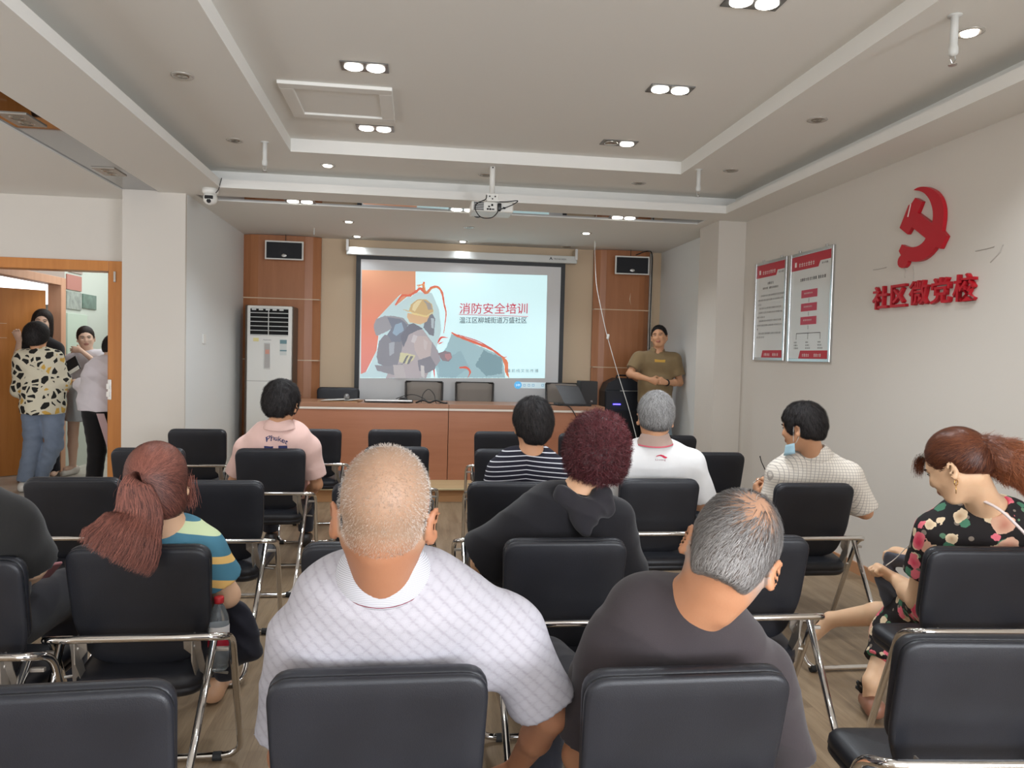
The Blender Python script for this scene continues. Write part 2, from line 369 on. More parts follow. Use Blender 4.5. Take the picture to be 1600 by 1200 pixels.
# ------------------------------------------------------------------ veneer panels on the back wall
def panel(x0, x1, label, pipe=False):
    t = thing('veneer_panel', label, 'wall panel', ((x0+x1)/2, YB-.021, .14)); cx = (x0+x1)/2
    bm = bmesh.new(); n = 10; dep = .1
    # slightly bowed front, rounded edges
    zs = [0, 1.38-.14, 1.392-.14, 2.106-.14, 2.118-.14, 2.715]
    for k in range(0, 5, 2):
        za, zb = zs[k], zs[k+1]; ring = []
        for i in range(n+1):
            s = i/n; x = x0+(x1-x0)*s - cx; e = min(s, 1-s)*n
            d = dep*(.35 if e == 0 else .85 if e <= 1 else 1)
            ring.append((x, -d))
        a = [bm.verts.new((x, y, za)) for x, y in ring]; b = [bm.verts.new((x, y, zb)) for x, y in ring]
        a2 = [bm.verts.new((ring[0][0], 0, za)), bm.verts.new((ring[-1][0], 0, za))]; b2 = [bm.verts.new((ring[0][0], 0, zb)), bm.verts.new((ring[-1][0], 0, zb))]
        for i in range(n): bm.faces.new((a[i], a[i+1], b[i+1], b[i]))
        bm.faces.new((a2[0], a[0], b[0], b2[0])); bm.faces.new((a[-1], a2[1], b2[1], b[-1]))
        bm.faces.new([a2[0]]+[a2[1]]+a[::-1]); bm.faces.new(b+[b2[1], b2[0]])
    obj('board', bm, M_panel, t)
    for z in (zs[1], zs[3]): obj('inlay_strip', B(x0-cx+.01, x1-cx-.01, -dep+.006, -.01, z, z+.012), mat('pale_inlay', (214, 190, 160), .3), t)
    return t
panel(-2.03, -1.135, 'orange veneered wall panel behind the air conditioner')
pr = panel(2.21, 2.93, 'orange veneered wall panel behind the standing man in khaki')
tag(obj('chip_mark', poly(bmesh.new(), [(2.66, YB-.123, 2.25), (2.675, YB-.123, 2.33), (2.672, YB-.123, 2.24), (2.685, YB-.123, 2.17)], (0, -.002, 0)), mat('pale_inlay', (214, 190, 160), .3)), 'small pale chip scratched in right veneer panel', 'scratch')
bm = tube(bmesh.new(), fillet([(2.96, YB-.03, 2.84), (2.96, YB-.03, .14)], .02), .022, 12); tag(obj('wall_pipe', bm, M_white, smooth=True), 'white plastic pipe running down the corner behind the presenter', 'pipe')
tag(obj('wall_cable', tube(bmesh.new(), spline([(2.72, YB-.14, 2.80), (2.85, YB-.15, 2.85), (2.935, YB-.13, 2.82), (2.94, YB-.13, 2.5), (2.935, YB-.13, 1.9), (2.94, YB-.13, 1.2)], 5), .007, 6), M_black, smooth=True), 'black cable running down beside the white wall pipe', 'cable')

# ------------------------------------------------------------------ projection screen
SX0, SX1, SY = -.66, 1.772, 9.12
t = thing('projection_screen', 'wide pull-down projection screen showing a fire safety slide', 'screen', (.55, SY, .9))
def L(bm): bmesh.ops.translate(bm, verts=bm.verts, vec=(-.55, -SY, -.9)); return bm
obj('screen_case', L(B(-.83, 1.96, 9.06, 9.17, 2.655, 2.745, .008)), M_case, t)
bm = bmesh.new(); box(bm, -.715, SX0, SY-.004, SY+.004, .90, 2.655); box(bm, SX1, 1.825, SY-.004, SY+.004, .90, 2.655); box(bm, SX0, SX1, SY-.004, SY+.004, 2.61, 2.655); box(bm, -.715, 1.825, SY-.004, SY+.004, .88, .93)
obj('black_border', L(bm), M_black, t)
obj('screen_cloth', L(B(SX0, SX1, SY-.002, SY+.002, .93, 2.61)), mat('screen_cloth', (214, 214, 214), .8), t)
bm = bmesh.new(); box(bm, -.83, -.80, 9.04, 9.2, 2.70, 2.83); box(bm, 1.93, 1.96, 9.04, 9.2, 2.70, 2.83); obj('hanging_bracket', L(bm), M_steel, t)
text('maker_lettering', 'TRONSCREEN', .03, M_black, frame_m((1.665-.55, 9.058-SY, 2.692-.9), (1, 0, 0), (0, 0, 1)), t, .001, fit=(.155, .018))
bm = poly(bmesh.new(), [(1.61, 9.058, 2.69), (1.63, 9.058, 2.725), (1.652, 9.058, 2.69), (1.642, 9.058, 2.688), (1.63, 9.058, 2.705), (1.618, 9.058, 2.688)], (0, -.001, 0)); obj('maker_mark', L(bm), M_black, t)
def glow(name, c, s=.6):
    return mat(name, c, .8, emit=c, estr=s*.8)
def E(cx, cy, k=0): v = at(540+cx/4.444, 390+cy/4.444, Y=9.1); return Vector((v.x-.55, (SY-.003-.0006*k)-SY, v.z-.9))
def slide(name, pts, c, k, s=.6, rag=0):
    P = [E(x, y, k) for x, y in pts]
    if rag:
        Q = []
        for a, b in zip(P, P[1:]+P[:1]):
            n = max(1, int((b-a).length/.012))
            for i in range(n): 
                q = a.lerp(b, i/n); q.x += random.uniform(-rag, rag); q.z += random.uniform(-rag, rag); Q.append(q)
        P = Q
    return obj(name, poly(bmesh.new(), P, (0, -.0005, 0)), c if not isinstance(c, tuple) else glow('slide_%d_%d_%d' % c, c, s), t)
img = mat('slide_light', (206, 236, 240), .8, emit=(206, 240, 244), estr=.40)
slide('projected_background', [(112, 140), (1402, 178), (1385, 893), (100, 893)], img, 0)
# orange field, blending from orange to pink down the slide
n_ = NT('slide_orange', .8, .2); z_ = n_.sep()[2]
g_ = n_.ramp(n_.math('DIVIDE', n_.math('SUBTRACT', z_, .32), 1.25), [(0, srgb(228, 150, 144)), (.5, srgb(232, 150, 128)), (1, srgb(232, 172, 138))])
n_.col(g_); n_.put(n_.p.inputs['Emission Color'], g_); n_.p.inputs['Emission Strength'].default_value = .22
slide('projected_orange_field', [(112, 140), (486, 150), (486, 290), (450, 330), (440, 315), (345, 392), (388, 305), (350, 340), (222, 475), (205, 560), (228, 600), (215, 700), (140, 850), (104, 865)], n_.m, 1)
slide('projected_smoke', [(486, 292), (600, 300), (650, 420), (665, 560), (600, 800), (590, 890), (104, 890), (104, 868), (150, 840), (225, 680), (232, 600), (200, 560), (215, 480), (345, 345), (388, 310), (350, 390), (445, 315), (450, 335)], (196, 220, 224), 1, .32, .003)
slide('projected_smoke', [(735, 585), (1090, 740), (1110, 890), (640, 890), (620, 780), (700, 680)], (168, 200, 208), 1, .3, .004)
slide('projected_smoke', [(960, 700), (1085, 750), (1090, 860), (980, 880), (900, 800)], (140, 172, 182), 2, .25, .008)
slide('projected_smoke', [(640, 790), (800, 700), (860, 820), (760, 890), (650, 880)], (158, 190, 200), 2, .28, .008)
OR = (222, 118, 96)
def stroke(pts, w, c=OR, k=3):
    P = spline([Vector((x, y, 0)) for x, y in pts], 6); a = []; b = []
    for i, p in enumerate(P):
        d = (P[min(i+1, len(P)-1)]-P[max(i-1, 0)]).normalized(); s = i/(len(P)-1); ww = w*(.25+.75*math.sin(PI*min(1, .12+s*.95)))*random.uniform(.75, 1.2)
        a.append((p.x-d.y*ww, p.y+d.x*ww)); b.append((p.x+d.y*ww, p.y-d.x*ww))
    slide('projected_brush_stroke', a+b[::-1], c, k, .35)
stroke([(345, 385), (390, 320), (440, 318), (490, 290), (520, 270), (560, 300), (600, 262), (640, 260), (670, 300), (685, 380), (698, 440), (690, 520), (682, 580)], 9)
stroke([(495, 248), (535, 242), (545, 225), (540, 262), (565, 300), (600, 268), (650, 265), (672, 310)], 7, (216, 140, 100), 4)
stroke([(500, 262), (540, 240), (560, 290)], 4, (230, 170, 120), 5)
stroke([(735, 575), (780, 600), (900, 645), (1010, 690), (1090, 745), (1120, 745)], 9)
stroke([(780, 590), (930, 640), (1060, 715)], 3, (196, 70, 74), 4)
stroke([(1090, 745), (1115, 790), (1120, 850), (1135, 890)], 14, (226, 134, 100), 4)
stroke([(640, 650), (665, 610), (710, 612)], 6, (222, 100, 90)); stroke([(645, 655), (680, 640)], 4, (222, 100, 90))
stroke([(790, 820), (840, 820), (865, 850), (850, 888)], 8, (222, 110, 92)); stroke([(612, 820), (618, 890)], 5, (222, 100, 90))
# the firefighter seen from behind: arm, tanks, coat, belt, helmet, mask, gloves
F_ = [([(195, 520), (215, 480), (270, 460), (330, 460), (400, 475), (440, 520), (400, 560), (330, 545), (270, 575), (215, 600), (198, 560)], (160, 160, 166)),
      ([(420, 560), (455, 520), (540, 560), (600, 640), (620, 720), (590, 800), (560, 893), (280, 893), (330, 740), (380, 640)], (184, 177, 181)),
      ([(470, 600), (560, 600), (606, 660), (615, 740), (520, 770), (480, 700)], (196, 185, 184)),
      ([(230, 640), (270, 590), (330, 600), (400, 620), (390, 700), (360, 800), (290, 820), (225, 790), (215, 740)], (145, 146, 154)),
      ([(290, 470), (380, 480), (430, 520), (425, 600), (380, 640), (320, 640), (290, 590), (320, 540)], (133, 139, 152)),
      ([(345, 520), (390, 505), (405, 560), (350, 600), (325, 580)], (156, 177, 195)),
      ([(300, 650), (340, 640), (335, 720), (305, 740)], (171, 177, 185)),
      ([(380, 600), (440, 520), (470, 510), (540, 550), (500, 560), (440, 590), (400, 680)], (128, 131, 142)),
      ([(200, 800), (300, 810), (400, 790), (380, 880), (290, 860), (220, 840)], (152, 152, 159)),
      ([(380, 715), (430, 720), (485, 735), (470, 765), (430, 795), (370, 780)], (208, 206, 173)),
      ([(420, 740), (440, 730), (410, 790), (395, 790)], (129, 131, 136)), ([(450, 740), (470, 740), (440, 795), (425, 795)], (133, 135, 140)),
      ([(500, 770), (600, 735), (640, 770), (620, 830), (560, 860), (510, 840)], (143, 143, 152)),
      ([(600, 640), (640, 700), (660, 770), (630, 810), (590, 740)], (168, 164, 171)),
      ([(640, 720), (690, 702), (730, 715), (740, 750), (715, 778), (670, 770)], (152, 140, 147)),
      ([(690, 725), (728, 722), (738, 752), (710, 770), (692, 750)], (185, 145, 149)),
      ([(560, 460), (600, 440), (622, 480), (612, 600), (580, 590), (540, 540)], (135, 139, 149)),
      ([(592, 475), (615, 480), (610, 550), (596, 540)], (187, 199, 206)),
      ([(430, 440), (520, 455), (585, 450), (565, 500), (520, 520), (445, 505), (428, 470)], (222, 189, 152)),
      ([(398, 415), (440, 425), (455, 380), (500, 345), (560, 345), (600, 380), (610, 430), (560, 460), (480, 440), (430, 430)], (210, 185, 139)),
      ([(470, 380), (500, 352), (530, 350), (500, 400), (480, 430), (462, 420)], (231, 216, 175)), ([(540, 350), (590, 375), (603, 415), (575, 420), (560, 380)], (171, 166, 160)),
      ([(440, 425), (470, 438), (560, 458), (610, 435), (606, 444), (560, 470), (470, 450)], (231, 212, 157)),
      ([(470, 590), (500, 600), (480, 650), (455, 640)], (203, 199, 202)), ([(540, 620), (570, 640), (560, 700), (545, 690)], (203, 195, 195)),
      ([(330, 800), (400, 800), (420, 893), (340, 893)], (189, 184, 185)), ([(520, 800), (545, 810), (550, 893), (525, 880)], (206, 203, 203))]
for i, (p_, c_) in enumerate(F_): slide('projected_firefighter', p_, c_, 6+i, .30, .0025)
def stext(s, x0, y0, x1, y1, c, k=36, off=0, em=.3):
    a = E(x0, y1, k); b = E(x1, y1, k); c2 = E(x0, y0, k)
    return text('projected_lettering', s, .1, glow('slide_txt_%d_%d_%d' % c, c, em), frame_m(a, (b-a), (0, 0, 1)), t, .0006, offset=off, fit=((b-a).length, abs(c2.z-a.z)))
stext('消防安全培训', 790, 370, 1262, 446, (206, 78, 96), off=.0004)
a, b = E(785, 448, 36), E(1268, 452, 36); obj('projected_underline', B(a.x, b.x, a.y-.0006, a.y, a.z-.006, a.z), glow('slide_txt_206_78_96', (206, 78, 96), .3), t)
stext('温江区柳城街道万盛社区', 790, 468, 1258, 512, (78, 84, 92), off=.0003)
stext('播 前 线 文 化 传 播', 1120, 828, 1338, 852, (128, 138, 144))
# the small toolbar under the picture
a, b = E(1205, 962, 1), E(1388, 924, 1); obj('projected_toolbar', B(a.x, b.x, a.y-.0006, a.y, a.z, b.z), glow('slide_bar', (206, 226, 234), .35), t)
c0 = E(1198, 941, 3); obj('projected_button', lathe(bmesh.new(), [(0, -.001), (.047, -.001), (.047, 0), (0, 0)], (0, 0, 0), 24, Matrix.Translation(c0) @ Matrix.Rotation(PI/2, 4, 'X')), glow('slide_btn', (96, 176, 226), .5), t)
stext('S中', 1184, 932, 1212, 950, (226, 236, 244), 8, em=.6)
for x in (1235, 1266, 1296, 1362):
    a, b = E(x, 950, 5), E(x+16, 934, 5); bm = bmesh.new()
    for q in ((a.x, b.x, a.z, a.z+.005), (a.x, b.x, b.z-.005, b.z), (a.x, a.x+.005, a.z, b.z), (b.x-.005, b.x, a.z, b.z)): box(bm, q[0], q[1], a.y-.0005, a.y, q[2], q[3])
    obj('projected_icon', bm, glow('slide_icon', (126, 176, 196), .3), t)

# ------------------------------------------------------------------ projector hanging from the ceiling
t = thing('projector', 'white projector on a ceiling pole with looping black cable', 'projector', (.597, 6.108, 2.60))
def L(bm): bmesh.ops.translate(bm, verts=bm.verts, vec=(-.597, -6.108, -2.60)); return bm
obj('pole', L(tube(bmesh.new(), [(.597, 6.1, ZT), (.597, 6.1, 2.80)], .022, 16)), M_white, t, smooth=True)
bm = B(.547, .647, 6.06, 6.14, 2.745, 2.81, .004); box(bm, .55, .65, 6.0, 6.2, 2.735, 2.748); obj('mount_bracket', L(bm), M_white, t)
bm = bmesh.new()
for x, z in ((.575, 2.785), (.62, 2.785), (.598, 2.765), (.597, 3.08), (.597, 3.02)):
    dy = -.0405 if z < 2.9 else -.0225; lathe(bm, [(0, 0), (.006, 0), (.006, .003), (0, .003)], (0, 0, 0), 10, Matrix.Translation((x, 6.1+dy, z)) @ Matrix.Rotation(PI/2, 4, 'X'))
obj('screw_hole', L(bm), M_dark, t)
obj('body', L(B(.425, .765, 6.02, 6.27, 2.655, 2.735, .012)), M_white, t)
obj('lens', L(lathe(bmesh.new(), [(0, 0), (.04, 0), (.045, .03), (.03, .032), (0, .028)], (0, 0, 0), 20, Matrix.Translation((.5, 6.27, 2.695)) @ Matrix.Rotation(-PI/2, 4, 'X'))), M_black, t)
bm = bmesh.new()
for i in range(5): box(bm, .445, .525, 6.014, 6.021, 2.664+i*.0135, 2.671+i*.0135)
obj('vent', L(bm), M_black, t)
bm = bmesh.new()
for q in ((.55, .565, 2.668, 2.68), (.57, .585, 2.668, 2.68), (.59, .61, 2.67, 2.678), (.56, .575, 2.69, 2.7), (.585, .6, 2.7, 2.715), (.64, .66, 2.66, 2.725), (.68, .70, 2.68, 2.695)): box(bm, q[0], q[1], 6.013, 6.021, q[2], q[3])
obj('socket', L(bm), M_dark, t)
bm = tube(bmesh.new(), spline([(.55, 6.05, 2.79), (.535, 6.0, 2.745), (.47, 5.99, 2.71), (.455, 5.98, 2.66), (.50, 5.98, 2.60), (.58, 5.98, 2.598), (.63, 5.99, 2.64), (.645, 6.0, 2.69)], 8), .0042, 8)
tube(bm, spline([(.55, 6.05, 2.74), (.62, 6.03, 2.738), (.70, 6.0, 2.735), (.795, 5.99, 2.745), (.74, 5.99, 2.705), (.65, 6.0, 2.67)], 8), .004, 8)
box(bm, .635, .665, 5.99, 6.02, 2.665, 2.72, .004); obj('cable', L(bm), M_black, t, smooth=True)

# ------------------------------------------------------------------ ceiling fittings
M_lit = mat('lamp_face_lit', (255, 250, 240), .5, emit=(255, 250, 240), estr=6)
M_off = mat('lamp_face_off', (170, 165, 155), .15, metal=.7)
M_trimg = mat('lamp_trim_grey', (120, 120, 118), .3, metal=.6)
def spot(loc, power, ang=125):
    d = bpy.data.lights.new('lamp_light', 'SPOT'); d.energy = power; d.spot_size = math.radians(ang); d.spot_blend = .8; d.shadow_soft_size = .06; d.color = (.90, .97, 1.04)
    o = bpy.data.objects.new('lamp_light', d); C.objects.link(o); o.location = loc; return o
SPOTW = 26
def grille_lamp(x, y, z, lit, label, rot=0, group='recessed twin grille lamps', power=SPOTW):
    t = thing('grille_lamp', label, 'ceiling light', (x, y, z), rot, group)
    bm = B(-.135, .135, -.068, .068, -.006, .002, .002)
    obj('trim_plate', bm, M_trimg, t)
    for i, s in enumerate((-.062, .062)):
        bm = lathe(bmesh.new(), [(.052, -.005), (.052, -.012), (.046, -.015), (0, -.010 if not lit[i] else -.02)], (s, 0, 0), 20)
        obj('bulb', bm, M_lit if lit[i] else M_off, t, smooth=True)
        if lit[i]: spot((x+s*math.cos(rot), y+s*math.sin(rot), z-.05), power)
    return t
g = 'recessed twin grille lamps of the raised ceiling'
grille_lamp(-.316, 4.402, ZT, (1, 1), 'lit twin ceiling lamp nearer the camera, just before the access panel', 0, g)
grille_lamp(1.493, 4.401, ZT, (1, 1), 'lit twin ceiling lamp in the middle of the right row', 0, g)
grille_lamp(-.319, 5.574, ZT, (1, 1), 'lit twin ceiling lamp just beyond the ceiling access panel', 0, g)
grille_lamp(1.498, 5.556, ZT, (0, 1), 'twin ceiling lamp with its left bulb out, right of projector', 0, g)
grille_lamp(1.49, 3.27, ZT, (1, 1), 'lit twin ceiling lamp cut off by the top edge of the photo', 0, g)
g = 'twin lamps in the black ceiling strip over the stage'
for px, lab in ((467, 'pair of lit lamps in black strip above the left loudspeaker'), (724, 'pair of lit lamps in black strip just left of the projector'), (975, 'pair of lit lamps in black strip above the right loudspeaker')):
    p = at(px, {467: 314, 724: 328, 975: 341}[px], Z=Z0); grille_lamp(p.x, 7.10, Z0+.012, (1, 1), lab, 0, g, 10)
g = 'unlit square lamps in the black strip by the doorway'
def square_lamp(x, y, label):
    t = thing('square_lamp', label, 'ceiling light', (x, y, Z0+.012), 0, g)
    obj('trim_plate', B(-.085, .085, -.13, .13, -.008, .001, .002), M_plate, t)
    for s in (-.055, .055): obj('bulb', lathe(bmesh.new(), [(.045, -.008), (.04, -.013), (.03, -.009), (0, -.006)], (0, s, 0), 18), M_off, t, smooth=True)
p = at(43, 190, Z=Z0); square_lamp(-2.41, p.y, 'unlit square ceiling lamp in dark strip at the left photo edge')
p = at(170, 270, Z=Z0); square_lamp(-2.41, p.y, 'unlit square ceiling lamp in dark strip close to the left pillar')
M_ring = mat('lamp_ring', (196, 192, 184), .25, metal=.4)
def downlight(px, py, z, lit, label, power=SPOTW):
    p = at(px, py, Z=z); t = thing('downlight', label, 'ceiling light', (p.x, p.y, z), 0, 'round recessed downlights')
    obj('ring', lathe(bmesh.new(), [(.0, .0), (.062, 0), (.062, -.004), (.052, -.008), (.043, -.003), (.0, -.002)], (0, 0, 0), 24), M_ring, t, smooth=True)
    obj('bulb', lathe(bmesh.new(), [(.036, -.003), (.034, -.012), (0, -.016)] if lit else [(.036, -.003), (.03, -.008), (.02, -.004), (0, -.01)], (0, 0, 0), 18), M_lit if lit else M_off, t, smooth=True)
    if lit: spot((p.x, p.y, z-.05), power if not (z == Z0 and py > 365) else 5)
for a in ((512, 258, ZC, 1, 'lit round downlight beyond the ceiling sprinkler on the left'), (1515, 50, ZC, 1, 'lit round downlight beside the large sprinkler, top right'),
          (285, 118, ZC, 0, 'unlit round downlight nearest the camera in left ceiling ring'), (367, 219, ZC, 0, 'unlit round downlight just left of the left sprinkler'),
          (1277, 187, ZC, 0, 'unlit round downlight nearest the camera in right ceiling ring'), (1142, 266, ZC, 0, 'unlit round downlight to the right of the slim right sprinkler'),
          (998, 286, ZC, 0, 'unlit round downlight in ceiling ring, right of the projector'), (759, 273, ZC, 0, 'unlit round downlight partly behind the projector pole'),
          (545, 346, Z0, 1, 'brightest lit round downlight over the stage, nearest the black strip'), (558, 369, Z0, 1, 'lit round downlight over left end of the screen case'),
          (723, 377, Z0, 1, 'lit round downlight above the middle of the screen case'), (916, 364, Z0, 1, 'lit round downlight over the right end of the screen case'),
          (733, 355, Z0, 0, 'unlit round downlight of the stage ceiling, below the projector'), (885, 385, Z0, 0, 'unlit round downlight above the maker lettering on screen case')):
    downlight(*a[:5], power=20 if a[2] == Z0 else SPOTW)
def sprinkler(px, py, z, s, label):
    p = at(px, py, Z=z); t = thing('sprinkler', label, 'sprinkler', (p.x, p.y, z), 0, 'ceiling sprinklers')
    obj('drop_pipe', lathe(bmesh.new(), [(0, 0), (.03*s, 0), (.03*s, -.004), (.016*s, -.006), (.016*s, -.13*s), (.02*s, -.14*s), (.02*s, -.165*s), (.013*s, -.175*s), (0, -.175*s)], (0, 0, 0), 16), M_case, t, smooth=True)
    bm = bmesh.new()
    for a in (0, PI): tube(bm, [(.009*s*math.cos(a), 0, -.17*s), (.012*s*math.cos(a), 0, -.19*s), (0, 0, -.212*s)], .0025*s, 6)
    lathe(bm, [(0, -.212*s), (.018*s, -.212*s), (.018*s, -.215*s), (0, -.216*s)], (0, 0, 0), 12)
    obj('spray_head', bm, M_steel, t)
sprinkler(414, 222, ZC, 1, 'white sprinkler pipe hanging from the ceiling ring on the left')
sprinkler(1092, 265, ZC, 1, 'white sprinkler pipe hanging right of the projector, slim and distant')
sprinkler(1492, 24, ZC, 1.0, 'large nearby sprinkler hanging at top right beside the lit downlight')
sprinkler(491, 357, Z0, .4, 'tiny sprinkler in the stage ceiling above the left loudspeaker')
sprinkler(930, 378, Z0, .4, 'tiny sprinkler in stage ceiling left of the right loudspeaker')
# the rows of lamps go on behind the camera: their light only
for x in (-.316, 1.493):
    for y, q in ((2.1, .22), (-.6, .25), (-2.2, .8), (-4.0, 1)): spot((x, y, ZT-.05), SPOTW*q, 130)
for x, y in ((-1.35, 3.2),): spot((x, y, ZC-.05), SPOTW)
# access panel
t = thing('access_panel', 'white framed access panel in the raised ceiling', 'ceiling hatch', (-.515, 5.04, ZT))
bm = bmesh.new(); w_, h_, f_ = .345, .33, .085
for q in ((-w_, w_, -h_, -h_+f_), (-w_, w_, h_-f_, h_), (-w_, -w_+f_, -h_+f_, h_-f_), (w_-f_, w_, -h_+f_, h_-f_)): box(bm, q[0], q[1], q[2], q[3], -.022, 0, .004)
obj('frame', bm, M_ceil, t); obj('hatch', B(-w_+f_, w_-f_, -h_+f_, h_-f_, -.008, 0), M_ceil, t)
# security camera at the soffit corner
t = thing('security_camera', 'white dome security camera under the ceiling corner by left pillar', 'security camera', (-1.755, 6.7, Z0))
obj('mount', lathe(bmesh.new(), [(0, 0), (.065, 0), (.066, -.03), (.055, -.05), (0, -.052)], (0, 0, 0), 24), M_white, t, smooth=True)
obj('head', lathe(bmesh.new(), [(0, -.045), (.05, -.05), (.058, -.075), (.056, -.105), (.04, -.128), (.018, -.138), (0, -.14)], (0, 0, 0), 24), M_white, t, smooth=True)
bm = bmesh.new(); box(bm, -.035, .035, -.06, -.045, -.095, -.065, .006); lathe(bm, [(0, 0), (.018, 0), (.018, .008), (0, .009)], (0, 0, 0), 14, Matrix.Translation((0, -.048, -.112)) @ Matrix.Rotation(PI/2, 4, 'X'))
obj('lens', bm, M_black, t)
tag(obj('camera_cable', tube(bmesh.new(), spline([(-1.70, 6.66, 2.82), (-1.67, 6.62, 2.84), (-1.655, 6.605, 2.88), (-1.64, 6.6, 2.935)], 5), .004, 6), M_black, smooth=True), 'short black cable curling from the security camera to the ceiling', 'cable')
tag(obj('wall_switch', B(-2.03, -2.018, 7.51, 7.6, 1.545, 1.635, .003), M_white), 'white light switch on the grey wall right of the pillar', 'switch')

# ------------------------------------------------------------------ emblem and letters on the right wall
XF = XR-.028
def W(cx, cy): return at(1340+cx/5.454, 280+cy/5.454, X=XF)
em = [(475, 93), (490, 82), (510, 72), (535, 65), (558, 63), (585, 65), (612, 73), (638, 85), (662, 101), (684, 124), (702, 150), (716, 181), (726, 215), (732, 252), (734, 292), (732, 335), (727, 375), (718, 438), (757, 485), (705, 593), (665, 577),
      (645, 608), (618, 640), (590, 665), (560, 685), (530, 697), (500, 703), (470, 703), (445, 699), (428, 694), (424, 715), (412, 738), (394, 754), (372, 757), (352, 747), (341, 728), (340, 703), (345, 680), (356, 661), (368, 648), (350, 612), (375, 556),
      (395, 566), (420, 575), (448, 580), (475, 580), (502, 574), (525, 563), (548, 546), (566, 526), (579, 503), (460, 408), (424, 470), (357, 415), (432, 222), (458, 207), (490, 158), (548, 190), (510, 286), (632, 375), (639, 345), (641, 310), (640, 275), (634, 240), (624, 205), (610, 172), (592, 145), (572, 123), (548, 108), (522, 99), (500, 96)]
tag(obj('wall_emblem', poly(bmesh.new(), [W(*p) for p in em], (.026, 0, 0)), M_red), 'large red hammer and sickle emblem fixed to the right wall', 'emblem')
tag(obj('torn_strip', tube(bmesh.new(), [W(455, 212)-Vector((.002, 0, 0)), W(442, 270)-Vector((.002, 0, 0)), W(430, 322)-Vector((.002, 0, 0))], .004, 6), mat('torn_white', (214, 200, 192), .6)), 'pale crack across the head of the red emblem', 'crack')
g = 'red raised characters under the emblem'
for ch, x0, y0, x1, y1, lab in (('社', 120, 910, 246, 1115, 'first red raised character, leftmost below the emblem'), ('区', 273, 893, 402, 1095, 'second red character, boxed shape open to the right'), ('微', 430, 858, 588, 1078, 'third and middle red raised character below the emblem'),
                                ('党', 612, 833, 778, 1066, 'fourth red character, with three ticks on top'), ('校', 803, 800, 988, 1047, 'fifth red raised character, rightmost on the wall')):
    a, b = W((x0), y1), W(x1, y1-(y1-y0)*.02); top = W((x0+x1)/2, (y0*1.0+y0)/2+4)
    mid = W((x0+x1)/2, y1-6)
    o = text('wall_character', ch, .2, M_red, frame_m((XF, a.y, mid.z), (0, -1, 0), (0, 0, 1)), None, .026, offset=.0028, fit=(abs(a.y-b.y), top.z-mid.z))
    # letters need depth between the wall and their face
    o.location = (.013, 0, 0); tag(o, lab, 'letter', g)
for q, lab in ((((970, 610), (1060, 592), (1128, 574)), 'pale scuff line on the wall right of the emblem'), (((1205, 555), (1180, 620), (1095, 708)), 'curved pale scuff right of the straight wall scuff'), (((103, 772), (150, 765), (215, 750)), 'faint grey scuff left of the emblem on the right wall'), (((372, 757), (380, 790), (372, 840)), 'grey glue trail directly under the emblem tip'), (((443, 740), (450, 800), (447, 855)), 'second grey glue trail right of the tip below emblem')):
    tag(obj('wall_scuff', tube(bmesh.new(), [Vector((XR-.0015, W(*p).y, W(*p).z)) for p in q], .0036, 5), mat('scuff_grey', (184, 178, 170), .9)), lab, 'scuff')

